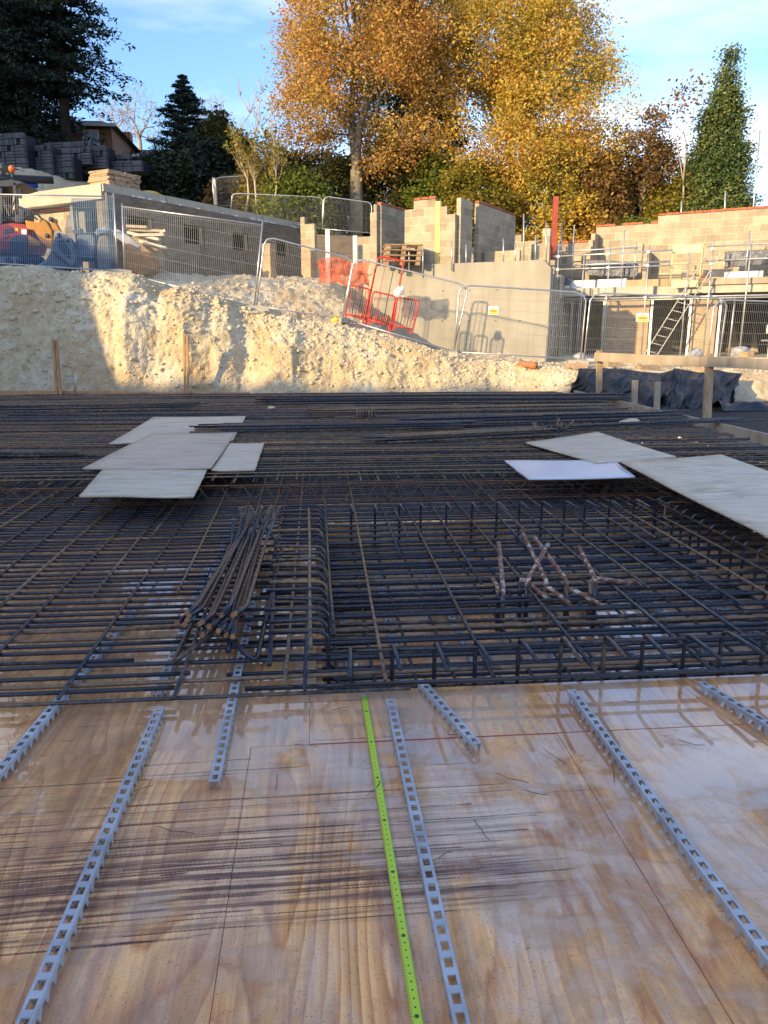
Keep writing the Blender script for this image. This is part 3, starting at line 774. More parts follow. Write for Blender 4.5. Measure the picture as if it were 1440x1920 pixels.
bundle('rebar_bundle', 'brown bars lying at the left edge of the mat', gz(-140, 852, BZ), gz(125, 853, BZ), 12, 0.18, 'rebar_rust', 0.011, 0, 0.024, 0.01)
bundle('rebar_bundle', 'long dark bundle of bars nearest the far bank', gz(500, 752, BZ + .02), gz(1150, 748, BZ + .05), 48, 1.0, ['rebar_dark', 'rebar_far', 'rebar_dark'], 0.011, 0, 0.032, 0.05, layers=4)
bundle('rebar_bundle', 'wide bundle of dark bars running out past the right deck edge', gz(770, 796, BZ), gz(1262, 782, BZ + .02), 36, 0.7, ['rebar_dark', 'rebar', 'rebar_rust'], 0.011, 0, 0.03, 0.04, layers=4)
bundle('rebar_bundle', 'thin bundle of long bars pointing over the right form board', gz(900, 808, BZ + .02), gz(1395, 788, BZ + .06), 10, 0.16, ['rebar_dark', 'rebar'], 0.011, 0, 0.024, 0.02)
bundle('rebar_bundle', 'loose brown bundle in the middle of the far mat behind the hooked bars', gz(600, 778, BZ), gz(1130, 768, BZ + .02), 40, 1.0, ['rebar_rust', 'rebar_far', 'rebar_rust', 'rebar_dark'], 0.011, 0, 0.03, 0.06, layers=4)
bundle('rebar_bundle', 'brown bars lying along the far left of the mat below the stakes', gz(-60, 768, BZ), gz(380, 762, BZ + .02), 26, 0.9, ['rebar_rust', 'rebar_far', 'rebar_rust'], 0.011, 0, 0.026, 0.05, layers=3)
# small bent links lying in stacks
def link_stack(label, p, n, rz, s=1.0):
    t = thing('bent_link_stack', label, 'bent links', p, rz, 'small stacks of bent links')
    for i in range(n):
        x = p[0] + i * 0.045 * math.cos(rz); y = p[1] + i * 0.045 * math.sin(rz); z = p[2]
        pts = [(x, y - 0.10 * s, z), (x + .01, y - 0.10 * s, z + 0.10 * s), (x + .02, y, z + 0.13 * s), (x + .01, y + 0.08 * s, z + 0.06 * s), (x, y + .1 * s, z)]
        MB().tube(pts, 0.009, 5).build('link', MT['rebar_rust'], t, True)
link_stack('rusty bent links stacked near the little metal block on the far mat', gz(668, 784, BZ), 7, 0.0)
link_stack('rusty bent links lying in front of the pale stone on the far mat', gz(846, 772, BZ), 4, 0.0)

# pile of hooked hairpin links at the front
grp = 'hooked links in the pile on the front mat'
def link_thing(label, pts, mat, tips=(0, -1)):
    t = thing('hooked_link', label, 'hooked bar', pts[0], 0, grp)
    rpts = []
    for i, p in enumerate(pts):               # round each corner a little
        p = Vector(p)
        if 0 < i < len(pts) - 1:
            a = Vector(pts[i - 1]); b = Vector(pts[i + 1])
            ka = min(0.05, (a - p).length * .4); kb = min(0.05, (b - p).length * .4)
            pa = p + (a - p).normalized() * ka; pb = p + (b - p).normalized() * kb
            rpts += [pa, (pa + pb) / 4 + p / 2, pb]
        else: rpts.append(p)
    MB().tube(rpts, 0.0122, 7).build('bar', MT[mat], t, True)
    for q in tips:
        a = Vector(rpts[q]); b = Vector(rpts[1 if q == 0 else -2]); d = (a - b).normalized()
        MB().tube([a - d * 0.012, a + d * 0.0012], 0.0126, 7).build('cut_end', MT['cut_end'], t)
ordn = ['first', 'second', 'third', 'fourth', 'fifth', 'sixth', 'seventh', 'eighth', 'ninth', 'tenth', 'eleventh', 'twelfth', 'thirteenth', 'fourteenth', 'fifteenth', 'sixteenth']
for i in range(16):
    u = i / 15.0
    xn = -0.66 + 0.30 * u + rr(-.02, .02); xf = -0.60 + 0.22 * u + rr(-.03, .03)
    zl = 0.10 + 0.024 * (i % 4) + rr(0, .01)
    yn = 3.66 + rr(-.06, .10); yf = 5.35 + rr(-.15, .25)
    tipn = (xn - 0.02 + rr(-.04, .05), yn - 0.21 + rr(-.05, .03), zl + 0.095 + rr(-.03, .06))
    crn = (xn + rr(-.01, .02), yn, zl + 0.06 + rr(-.02, .05))
    crf = (xf, yf, zl + 0.01)
    tipf = (xf + rr(-.06, .10), yf + 0.34 + rr(-.1, .12), zl + 0.13 + rr(-.04, .06))
    link_thing('hooked steel bar in the loose pile on the front mat, %s from the left' % ordn[i], [tipn, crn, crf, tipf], random.choice(['rebar', 'rebar_dark', 'rebar_dark']))
# the two wide hairpins that lie open at the front of the pile
link_thing('wide hairpin bar with its near corner left of the pile', [(-0.44, 3.62, 0.22), (-0.69, 3.42, 0.085), (-0.62, 5.5, 0.11), (-0.38, 5.85, 0.25)], 'rebar', ())
link_thing('wide hairpin bar with its near corner right of the pile', [(-0.55, 3.64, 0.21), (-0.30, 3.40, 0.085), (-0.25, 5.25, 0.11), (-0.46, 5.75, 0.24)], 'rebar', ())
link_thing('rusty hairpin bar hanging down inside the front of the pile', [(-0.40, 3.72, 0.24), (-0.44, 3.46, 0.10), (-0.50, 5.3, 0.12), (-0.33, 5.9, 0.2)], 'rebar_rust', (0,))
link_thing('straight steel bar lying along the right side of the pile', [(-0.235, 3.35, 0.095), (-0.31, 5.6, 0.10)], 'rebar', ())

# splashed starter bars standing in the pit
grp = 'splashed starter bars in the pit'
def starter(label, px, pyb, tip, h, mat='rebar_splash'):
    b = gz(px, pyb, -0.06); b.z = PITZ + 0.02
    t = thing('starter_bar', label, 'starter bar', b, 0, grp)
    top = Vector((b.x, b.y, h)); tp_ = Vector(tip)
    pts = [b, b + (top - b) * 0.5, top - Vector((0, 0, 0.03)), top + (tp_ - top).normalized() * 0.035, tp_]
    MB().tube(pts[:3], 0.0145, 7).build('stem', MT['rebar_rust'], t, True)
    MB().tube([pts[2] + Vector((0, 0, -0.01)), (pts[2] + pts[3]) / 2 + Vector((0, 0, 0.008)), pts[3], pts[4]], 0.0150, 7).build('bent_leg', MT[mat], t, True)
for i, (px, pb, tx, ty, h, lab) in enumerate((
        (933, 1148, 922, 1084, 0.10, 'short splashed starter bar bent left, first from the left'),
        (942, 1150, 935, 1018, 0.09, 'upright splashed starter bar, second from the left'),
        (974, 1128, 1035, 1128, 0.10, 'starter bar with white topped bend leaning right, third from the left'),
        (986, 1142, 1028, 1020, 0.12, 'slender starter bar leaning back right, fourth from the left'),
        (1021, 1150, 1068, 1133, 0.12, 'thick white splashed starter bar bent down right, in the middle'),
        (1022, 1146, 980, 1000, 0.13, 'long starter bar leaning back left over the middle ones'),
        (1060, 1142, 1002, 1008, 0.12, 'starter bar leaning back left, beside the right pair'),
        (1062, 1150, 1132, 1138, 0.11, 'starter bar bent down right with a white stripe'),
        (1105, 1138, 1200, 1096, 0.13, 'dark starter bar bent far right'),
        (1113, 1146, 1085, 1026, 0.14, 'splashed starter bar leaning back left, last on the right'))):
    tipz = 0.04 if ty > 1070 else 0.23
    starter(lab, px, pb, gz(tx, ty, tipz), h)

# ================================================================== LOOSE BOARDS
def board(label, corners, mat, z, t=0.016, group='loose plywood boards laid on the mat'):
    c = [Vector(q) if len(q) == 3 else Vector((q[0], q[1], z)) for q in corners]
    cen = sum(c, Vector()) / 4
    nn = 13; P = np.zeros((nn, nn, 3)); sd = rr(0, 50)
    for j in range(nn):
        for i in range(nn):
            u, v = i / (nn - 1), j / (nn - 1)
            q = (c[0] * (1 - u) + c[1] * u) * (1 - v) + (c[3] * (1 - u) + c[2] * u) * v - cen
            ed = 0.003 * float(vnoise(i * 1.7 + sd, j * 1.7, 2)) if i in (0, nn - 1) or j in (0, nn - 1) else 0
            P[j, i] = (q.x + ed, q.y + ed, q.z + 0.0045 * float(fbm(u * 2 + sd, v * 2, 0, 2)) + 0.004 * ((2 * u - 1) ** 2 * (2 * v - 1) ** 2))
    o = obj('plywood_board', grid_mesh('plywood_board', P, MT[mat]), None, None, Matrix.Translation(cen))
    so = o.modifiers.new('th', 'SOLIDIFY'); so.thickness = t; so.offset = -1
    return tag(o, label, 'board', group)
BZ2 = TZ + 0.032
board('pale board farthest back on the left, under the dark bars', [gz(205, 832, BZ2), gz(436, 826, BZ2), gz(461, 780, BZ2), gz(288, 782, BZ2)], 'ply_pale', BZ2)
board('large pinkish board in the middle of the left boards', [gz(155, 878, BZ2 + .02), gz(395, 878, BZ2 + .02), gz(441, 811, BZ2 + .02), gz(284, 813, BZ2 + .02)], 'ply_pink', BZ2 + .02)
board('weathered board at the front of the left boards', [gz(148, 930, BZ2), gz(362, 930, BZ2), gz(392, 873, BZ2 + .004), gz(197, 875, BZ2 + .004)], 'ply_pale', BZ2)
board('small grey board lying right of the pinkish board', [gz(396, 881, BZ2), gz(478, 881, BZ2), gz(495, 830, BZ2), gz(428, 831, BZ2)], 'ply_pale', BZ2)
board('white faced board left of the large right boards', [gz(991, 898, BZ2), gz(1191, 893, BZ2), gz(1150, 862, BZ2), gz(946, 863, BZ2)], 'ply_white', BZ2)
board('pale board behind on the right, touched by the hooked bar ends', [gz(1120, 868, BZ2 + .012), gz(1268, 856, BZ2 + .012), gz(1120, 810, BZ2 + .012), gz(985, 829, BZ2 + .012)], 'ply_pale', BZ2)
board('big pale board at the right edge of the photo', [(2.86, 4.42, BZ2 + .03), (4.12, 4.55, BZ2 + .03), gz(1352, 852, BZ2 + .034), gz(1165, 866, BZ2 + .034)], 'ply_pale', BZ2)

# ================================================================== EDGE FORMS, STAKES
def timber(name, label, cat, a, b, wd, h, mat='timber', group=None, up=(0, 0, 1)):
    a = Vector(a); b = Vector(b)
    d = b - a; Mx = d.to_track_quat('X', 'Z').to_matrix().to_4x4()
    if abs(d.normalized().z) > 0.9:
        Mx = Matrix.Rotation(-math.pi / 2, 4, 'Y') ; Mx = d.to_track_quat('X', 'Y').to_matrix().to_4x4()
    m = MB(); m.box((d.length / 2, 0, 0), (d.length, wd, h))
    o = m.build(name, MT[mat], None, False, Matrix.Translation(a) @ Mx); bevel(o, 0.004)
    return tag(o, label, cat, group)
timber('form_board', 'long orange edge board at the foot of the sunlit bank, left part', 'board', gp(-150, 739, 17.75), gp(240, 740, 17.75), 0.05, 0.16, 'timber_orange', 'edge boards of the deck')
timber('form_board', 'orange edge board at the foot of the sunlit bank, right part', 'board', gp(242, 741, 17.72), gp(468, 741, 17.72), 0.05, 0.14, 'timber_orange', 'edge boards of the deck')
timber('form_board', 'edge board along the right side of the deck by the dark gravel', 'board', (5.80, 9.3, 0.20), (5.80, 13.4, 0.20), 0.05, 0.24, 'timber_grey', 'edge boards of the deck')
timber('form_board', 'edge board on the right side of the deck near the tall timber post', 'board', (5.80, 13.45, 0.20), (5.80, 17.3, 0.20), 0.05, 0.24, 'timber_grey', 'edge boards of the deck')
timber('form_board', 'edge board on the right side of the deck at the frame edge', 'board', (5.80, 5.0, 0.20), (5.80, 9.25, 0.20), 0.05, 0.24, 'timber_grey', 'edge boards of the deck')
for lab, x0, y0, x1, y1, wd in (('left stake of the timber pair on the shaded bank', 107, 735, 100, 637, .055), ('right stake of the timber pair on the shaded bank', 114, 735, 106, 637, .055),
                                ('left stake of the timber pair against the sunlit bank', 347, 735, 345, 628, .045), ('right stake of the timber pair against the sunlit bank', 353, 735, 351, 628, .045)):
    timber('timber_stake', lab, 'stake', gp(x0, y0 + 6, 17.62), gp(x1, y1, 17.62), wd, 0.05, 'timber_orange', 'timber stakes behind the mat')
t = thing('tube_fitting', 'small galvanised tube bracket standing by the left stakes', 'bracket', gp(140, 737, 17.6))
MB().tube([gp(140, 738, 17.6), gp(142, 698, 17.6)], 0.022, 8).build('upright', MT['galv_pale'], t, True)
MB().tube([gp(118, 711, 17.6), gp(140, 711, 17.6)], 0.018, 8).build('arm', MT['galv_pale'], t, True)
for lab, p, s in (('pale stone lying on the far mat right of the middle', gz(912, 771, BZ + .03), .16), ('pale stone on the bars near the right boards', gz(1180, 794, BZ + .03), .2), ('small grey block standing on the far mat left of the middle', gz(508, 764, BZ + .04), .1)):
    bm = bmesh.new(); bmesh.ops.create_icosphere(bm, subdivisions=2, radius=s * .7)
    for v in bm.verts:
        q = float(fbm(v.co.x * 9 + p.x, v.co.y * 9, v.co.z * 9)); v.co *= 1 + .35 * q; v.co.z *= 0.45
    me = bpy.data.meshes.new('stone'); bm.to_mesh(me); bm.free()
    tag(obj('stone', me, MT['chalk_stone'], None, Matrix.Translation(p)), lab, 'stone', 'loose stones on the mat')

# tie wire offcuts dropped on the plywood
WL = ['right of the tape among scratches', 'just right of the scratches', 'behind the red joint on the right', 'at the far right by the mat', 'before the short slanting rail', 'left of the tape end', 'on the left end of the red joint', 'left of the long right rail', 'right of the long left rail', 'near the joint end right of the middle', 'left of the tape above the dark prints', 'left of the middle above the dark prints', 'right of the long right rail', 'right of the middle rail, nearer', 'right of the middle rail, farther', 'beside the long left rail above the prints']
for i, (px, py) in enumerate(((960, 1462), (1003, 1488), (1186, 1318), (1452, 1320), (860, 1378), (640, 1330), (575, 1400), (1150, 1450), (330, 1560), (1040, 1420), (700, 1480), (520, 1470), (1295, 1395), (820, 1610), (905, 1560), (270, 1480))):
    p = gz(px, py, .004); a = rr(0, 3.14); L_ = rr(.03, .075)
    pts = [p + Vector((math.cos(a) * L_ * u, math.sin(a) * L_ * u, .002 + .006 * abs(u))) + Vector((rr(-.006, .006), rr(-.006, .006), 0)) for u in (-1, -.4, .2, .7, 1)]
    tag(MB().tube(pts, .0013, 4).build('tie_wire', MT['rebar_dark'], None, True), 'short dark tie wire offcut on the plywood, ' + WL[i], 'wire', 'tie wire offcuts on the plywood')
# ================================================================== GROUND
E1 = Vector((0.819, -0.574, 0)); E2 = Vector((0.574, 0.819, 0))      # grid of the buildings
W0 = Vector((1.82, 24.0, 0)); W1 = Vector((6.21, 21.7, 0))           # concrete retaining wall line
EDGE = [(-10.5, 19.6, 3.05), (-9.09, 19.6, 3.03), (-7.3, 19.6, 3.02), (-6.09, 19.6, 3.01), (-4.51, 19.6, 2.84), (-3.25, 19.5, 2.62), (-2.37, 19.4, 2.43),
        (-1.36, 19.2, 2.06), (-0.35, 19.2, 1.87), (0.8, 19.2, 1.72), (2.22, 19.0, 1.37), (3.37, 18.8, 0.97), (4.69, 18.8, 0.86),
        (5.57, 18.4, 0.81), (6.24, 17.9, 0.69), (7.81, 17.9, 0.70), (11.05, 17.9, 0.68), (16, 17.9, 0.68)]
ex = np.array([e[0] for e in EDGE]); ey = np.array([e[1] for e in EDGE]); ez = np.array([e[2] for e in EDGE])
def sstep(t): t = np.clip(t, 0, 1); return t * t * (3 - 2 * t)
def ground_h(X, Y):
    """level of the upper ground behind the bank edge"""
    X = np.asarray(X, float); Y = np.asarray(Y, float)
    e_y = np.interp(X, ex, ey); e_z = np.interp(X, ex, ez)
    nb = (X + 6.15) * -E1.x + (Y - 25.5) * -E1.y
    up = 3.18 + 0.045 * np.clip(Y - 24, 0, 9) + 2.7 * sstep((Y - 30) / 9) * np.maximum(sstep((-nb - 1.0) / 3), sstep((Y - 42) / 4)) + 0.02 * np.clip(Y - 40, 0, 99)
    up = np.where(nb > 5.2, np.maximum(up, 3.4 + 4.4 * sstep((nb - 5.4) / 3.2)), up)
    left = e_z + (up - e_z) * sstep((Y - e_y - 0.6) / (4.4 + 0.25 * np.clip(X + 2, 0, 6)))
    wd = (W1 - W0).normalized()
    nx, ny_ = -wd.y, wd.x                      # normal pointing back
    d = (X - W0.x) * nx + (Y - W0.y) * ny_
    s = (X - W0.x) * wd.x + (Y - W0.y) * wd.y
    front = e_z + (1.25 - 0.10 * (X - 2)) * 0 + 0.02 * (Y - e_y)
    # mound rising from the foot of the wall towards the left
    front = np.maximum(front, e_z + (3.3 - e_z) * sstep((2.6 - X) / 3.6) * sstep((Y - e_y) / 3.5))
    back = np.where(s < 4.9, 3.35, 0.80)
    back = np.where(d > 9.5, up, back)
    right = np.where(d > 0.5, back, front)
    k = sstep((X - 0.2) / 1.6)
    return left * (1 - k) + right * k
terr = bpy.data.objects.new('terrain', None); _link(terr, None); tag(terr, 'chalky dug ground and earth bank behind the deck', None, None, 'structure')
# the dug face of the bank: a sheet from its foot to the edge
cols = np.concatenate([np.arange(-10.4, 6.6, 0.034), np.arange(6.6, 15.9, 0.08)]); rows = 96
Xc = cols[None, :]; S = np.linspace(0, 1, rows)[:, None]
yb = np.interp(cols, [-11, 4.4, 5.8, 16], [17.95, 17.95, 16.9, 16.9])[None, :]
yt = np.interp(cols, ex, ey)[None, :]; zt = np.interp(cols, ex, ez)[None, :]
zb = -0.25
steep = np.interp(cols, [-10, -2, 0.5, 3, 16], [1.0, 0.9, 0.45, 0.55, 0.9])[None, :]
prof = steep * (1 - (1 - S) ** 2.3) + (1 - steep) * S
Yf = yb + (yt - yb) * (S ** 1.25) ; Zf = zb + (zt - zb) * prof
hgt = np.clip((zt - zb) / 3.0, 0.15, 1)
env = np.sin(np.pi * np.clip(S, 0, 1)) ** 0.5
gul = 1 - np.abs(fbm(Xc * 0.85, Zf * 0.10 + 3, 1.0, 4)) * 1.7
n1 = fbm(Xc * 1.3, Zf * 0.9, Yf * 0.6, 5, 0.55); n2 = fbm(Xc * 5, Zf * 5, Yf * 5, 4, 0.6)
ridge = 1 - np.abs(fbm(Xc * 2.2, Zf * 1.6, 4.0, 3)) * 2
n3 = fbm(Xc * 14, Zf * 14, Yf * 14, 3, 0.6)
push = (0.15 * (gul - 0.4) + 0.07 * n1 + 0.030 * n2 + 0.012 * ridge + 0.030 * n3) * hgt * env
Yf = Yf - push - 0.35 * np.exp(-((Xc + 4.0) / 1.5) ** 2) * np.sin(np.pi * S) * 0.8 + 0.25 * np.exp(-((Xc + 1.6) / 0.5) ** 2) * env - 0.3 * np.exp(-((Xc + 0.9) / 0.45) ** 2) * env * (1 - S)
Zf = Zf + 0.05 * n2 * env + 0.10 * fbm(Xc * 1.7, S * 0 + 1, 2.0, 4) * S * hgt
F = np.stack([np.broadcast_to(Xc, Yf.shape), Yf, Zf], -1)
o = obj('bank_face', grid_mesh('bank_face', F, MT['chalk']), None, terr)
# upper ground behind the edge, joined to the face along its last row
rowsU = np.concatenate([np.linspace(0, 0.20, 110)[:, None], np.linspace(0.21, 1, 90)[:, None]])
eY = F[-1, :, 1][None, :]; eZ = F[-1, :, 2][None, :]
Yu = eY + (58 - eY) * rowsU
Xu = np.broadcast_to(Xc, Yu.shape) * (1 + 1.2 * rowsU)
Zu = ground_h(Xu, Yu)
rough_ = 0.07 * fbm(Xu * 1.4, Yu * 1.4, 0, 4) + 0.045 * fbm(Xu * 6, Yu * 6, 3, 3, .6)
bl_ = np.clip((Yu - eY) / 0.8, 0, 1)
Zu = Zu + rough_ * np.where(Yu < 32, 1, 0.5)
Zu = eZ * (1 - bl_) + Zu * bl_
U = np.stack([Xu, Yu, Zu], -1)
obj('upper_ground', grid_mesh('upper_ground', U, MT['chalk']), None, terr)
# lower ground beside the deck (dark gravel) and the wide land all round
P = np.array([[[5.9 + 12 * i / 60, 0 + 18.5 * j / 90, 0] for i in range(61)] for j in range(91)])
P[..., 2] = -0.02 + 0.03 * fbm(P[..., 0] * 1.5, P[..., 1] * 1.5, 0, 4)
o = obj('gravel_ground', grid_mesh('gravel_ground', P, MT['gravel'])); tag(o, 'dark gravel right of the deck', None, None, 'structure')
m = MB(); m.box((0, 0, -0.75), (5000, 5000, 0.5)); o = m.build('ground', MT['grass']); tag(o, 'wide ground all round the site', None, None, 'structure')
# the land rises behind the site
yy_, xx_ = np.meshgrid(np.linspace(57.0, 400, 60), np.linspace(-300, 300, 80), indexing='ij')
zz_ = 4.7 + 0.03 * (yy_ - 57) + 1.2 * fbm(xx_ * 0.02, yy_ * 0.02, 0, 3)
zz_[0] = 3.0
o = obj('hill', grid_mesh('hill', np.stack([xx_, yy_, zz_], -1), MT['grass'])); tag(o, 'rising ground behind the trees', None, None, 'structure')
# left ground carrying the big conifers and block packs
yy_, xx_ = np.meshgrid(np.linspace(20.5, 60, 80), np.linspace(-60, -10.35, 90), indexing='ij')
zz_ = ground_h(xx_, yy_) + 0.1 * fbm(xx_ * .3, yy_ * .3, 0, 3)
o = obj('hill_shoulder', grid_mesh('hill_shoulder', np.stack([xx_, yy_, zz_], -1), MT['grass'])); tag(o, 'ground under the dark conifers', None, None, 'structure')

# unseen slope added behind and left to keep the low sun off the deck
def shade_ridge_h(Y):  # heights shaped by where the shade edge has to fall
    return np.interp(Y, [-40, -14, -3, 0.5, 3, 5.4, 6.5, 8.0, 9.2, 9.8, 10.3, 11.5, 14, 15.5, 17.5, 20], [12, 11, 9.4, 8.0, 6.9, 6.0, 5.5, 4.75, 4.3, 5.6, 7.4, 8.1, 8.0, 7.0, 4.5, 3.0])
Yr = np.linspace(-40, 20, 360)[:, None]; T = np.linspace(-1, 1, 41)[None, :]
Hr = shade_ridge_h(Yr) + 0.30 * fbm(Yr * 0.9, 0.0, 3.0, 4) + 0.22 * fbm(Yr * 3.1, 0, 1, 3)
Zr = Hr * (1 - np.abs(T) ** 1.5) - 0.4 * np.abs(T) + 0.12 * fbm(Yr * 1.2, T * 5, 0, 3)
Xr = -17.5 + T * np.where(T > 0, 5.8, 12) + 0 * Yr
o = obj('shade_slope', grid_mesh('shade_slope', np.stack([Xr, Yr + 0 * T, Zr], -1), MT['grass'])); tag(o, 'added unseen slope that keeps the low sun off the deck', None, None, 'structure')
Yr = np.linspace(13.5, 44, 120)[:, None]  # second added slope, unseen, to shade the left conifers and packs
Hr = np.interp(Yr, [13.5, 15, 20, 36, 44], [9, 20, 24, 25, 12]) + 1.5 * fbm(Yr * 0.4, 0, 3.0, 4)
Zr = Hr * (1 - np.abs(T) ** 1.6) + 0.3 * fbm(Yr * .6, T * 5, 0, 3)
o = obj('shade_slope', grid_mesh('shade_slope', np.stack([-34 + T * 10 + 0 * Yr, Yr + 0 * T, Zr], -1), MT['grass'])); tag(o, 'added unseen slope far left that shades the conifers and block packs', None, None, 'structure')

# loose chalk lumps over bank and upper ground
def lump(nv=0):
    bm = bmesh.new(); bmesh.ops.create_icosphere(bm, subdivisions=1, radius=1)
    s = random.uniform(0, 50)
    for v in bm.verts: v.co *= 1 + 0.75 * float(vnoise(v.co.x * 1.7 + s, v.co.y * 1.7, v.co.z * 1.7))
    V = np.array([v.co[:] for v in bm.verts]); Fq = np.array([[v.index for v in f.verts] for f in bm.faces]); bm.free(); return V, Fq
LV = [lump() for _ in range(5)]
VV, FF, base = [], [], 0
def strew(pos, size):
    global base
    V, Fq = LV[random.randrange(5)]
    a = random.uniform(0, 6.28); c, s = math.cos(a), math.sin(a)
    Q = V * np.array([size * rr(.7, 1.3), size * rr(.7, 1.2), size * rr(.5, .9)])
    Q = np.stack([Q[:, 0] * c - Q[:, 1] * s, Q[:, 0] * s + Q[:, 1] * c, Q[:, 2]], -1) + np.array(pos)
    VV.append(Q); FF.append(Fq + base); base += len(Q)
for i in range(9000):
    r_ = int(rows * random.random() ** 0.8); c_ = random.randrange(len(cols))
    if cols[c_] < -8.5 or cols[c_] > 6.5: continue
    p = F[min(r_, rows - 1), c_]; strew(p, min(0.075, 0.009 + 0.011 * random.expovariate(1.0)))
for i in range(6000):
    r_ = int(70 * random.random() ** 1.2); c_ = random.randrange(len(cols))
    if cols[c_] < -8.5: continue
    p = U[r_, c_]; strew(p, min(0.08, 0.010 + 0.014 * random.expovariate(1.0)))
o = obj('chalk_rubble', np_mesh('chalk_rubble', np.concatenate(VV), np.concatenate(FF), MT['chalk_stone']))
tag(o, 'loose chalk lumps strewn over the bank and the ground behind it', 'rubble', None, 'stuff')
# ================================================================== BLOCKWORK
_blk = {}
def blk_mesh(L, t, h=0.215, mat='block'):
    key = (round(L, 2), t, h, mat)
    if key not in _blk:
        m = MB(); b = 0.006; x, y, z = key[0] / 2, t / 2, h / 2
        # chamfered box: 3 rings
        bm = bmesh.new(); bmesh.ops.create_cube(bm, size=1)
        for v in bm.verts: v.co = Vector((v.co.x * key[0], v.co.y * t, v.co.z * h))
        bmesh.ops.bevel(bm, geom=bm.edges[:], offset=b, segments=1, affect='EDGES')
        me = bpy.data.meshes.new('block'); bm.to_mesh(me); bm.free(); me.materials.append(MT[mat]); _blk[key] = me
    return _blk[key]
def block_wall(label, P0, d, prof, zb, t=0.14, group='new blockwork walls', L=0.44, H=0.215, skip=None, coping=None, mat='block', par=None, mortar='mortar', cat='wall'):
    """prof: list of (s0, s1, courses); wall runs from P0 along d; pieces are children 'block'"""
    d = Vector(d).normalized(); rz = math.atan2(d.y, d.x)
    base = Vector((P0[0], P0[1], zb))
    w_ = par or thing('block_wall', label, cat, base, 0, group)
    Rz = Matrix.Rotation(rz, 4, 'Z'); J = 0.010
    ncm = max(p[2] for p in prof)
    def cov(s, c): return any(p[0] - 1e-6 <= s <= p[1] + 1e-6 and c < p[2] for p in prof)
    for c in range(ncm):
        segs = sorted([(p[0], p[1]) for p in prof if c < p[2]])
        mer = []
        for s in segs:
            if mer and s[0] <= mer[-1][1] + 1e-4: mer[-1] = (mer[-1][0], max(mer[-1][1], s[1]))
            else: mer.append(s)
        for s0, s1 in mer:
            s = s0; first = True
            while s < s1 - 0.05:
                Lb = L
                if first and c % 2: Lb = L / 2 - J / 2
                first = False
                Lb = min(Lb, s1 - s)
                if s1 - (s + Lb) < 0.06: Lb = s1 - s
                mid = s + Lb / 2; z = zb + c * (H + J) + H / 2
                if not (skip and skip(mid, c)):
                    me = blk_mesh(max(0.05, Lb - J), t, H, mat)
                    obj('block', me, None, w_, Matrix.Translation(base + d * mid + Vector((0, 0, z - zb)) + Vector((-d.y, d.x, 0)) * rr(-.002, .002)) @ Rz)
                s += Lb
    m = MB()
    for i, (s0, s1, c) in enumerate(prof):
        hh = c * (H + J) - J - 0.004
        m.box(base + d * ((s0 + s1) / 2) + Vector((0, 0, hh / 2)), (s1 - s0 - 0.016, t - 0.010, hh), Rz.to_3x3())
    if not skip: m.build('mortar', MT[mortar], w_)
    if coping:
        for s0, s1, c in prof:
            s = s0
            while s < s1 - 0.02:
                e = min(s1, s + rr(0.2, 0.24))
                if rr(0, 1) < coping:
                    q = MB(); q.box(base + d * ((s + e) / 2) + Vector((0, 0, c * (H + J) + 0.035)), (e - s - 0.012, t * rr(.9, 1.02), 0.055 + rr(-.01, .012)), Matrix.Rotation(rz + rr(-.05, .05), 3, 'Z'))
                    q.build('brick', MT['brickred'], w_)
                s = e
    return w_
def solid(name, label, cat, P0, d, L, t, z0, z1, mat, group=None):
    d = Vector(d).normalized(); rz = math.atan2(d.y, d.x); c = Vector((P0[0], P0[1], 0)) + d * L / 2
    m = MB(); m.box((0, 0, 0), (L, t, z1 - z0))
    o = m.build(name, MT[mat], None, False, Matrix.Translation((c.x, c.y, (z0 + z1) / 2)) @ Matrix.Rotation(rz, 4, 'Z')); bevel(o, 0.006)
    return tag(o, label, cat, group)

# ------------------------------------------------------------------ concrete retaining wall
wd_ = (W1 - W0).normalized(); wn = Vector((-wd_.y, wd_.x, 0))
cw = thing('retaining_wall', 'smooth grey concrete retaining wall with fence shadows on it', 'wall', W0)
Lw = (W1 - W0).length + 0.35
def wp(s, n, z): return W0 + wd_ * s + wn * n + Vector((0, 0, z))
m = MB()
o_ = [(0, 0.2), (Lw, 0.2), (Lw, 3.30), (Lw - 0.22, 3.52), (0, 3.50)]
m.prism(o_, 0, 0.32, Matrix(((wd_.x, wn.x, 0, W0.x), (wd_.y, wn.y, 0, W0.y), (0, 0, 1, 0), (0, 0, 0, 1))))
bevel(m.build('wall_body', MT['concrete'], cw), 0.012)
# board joints left by the shutters: shallow raised fins, and dark discs for the shade in the tie holes
for s in (0.9, 1.75, 2.6, 3.4, 4.15, 4.75):
    m = MB(); m.box(wp(s, -0.002, 1.6), (0.014, 0.006, 2.4), Matrix.Rotation(math.atan2(wd_.y, wd_.x), 3, 'Z')); m.build('shutter_joint', MT['concrete'], cw)
m = MB(); m.box(wp(Lw / 2, -0.002, 2.62), (Lw - 0.05, 0.006, 0.014), Matrix.Rotation(math.atan2(wd_.y, wd_.x), 3, 'Z')); m.build('shutter_joint', MT['concrete'], cw)
for s in (1.2, 2.2, 3.0, 3.8, 4.5):
    for z in (1.9, 2.75):
        MB().tube([wp(s, -0.006, z), wp(s, 0.01, z)], 0.02, 8).build('tie_hole_shade', MT['dark'], cw)
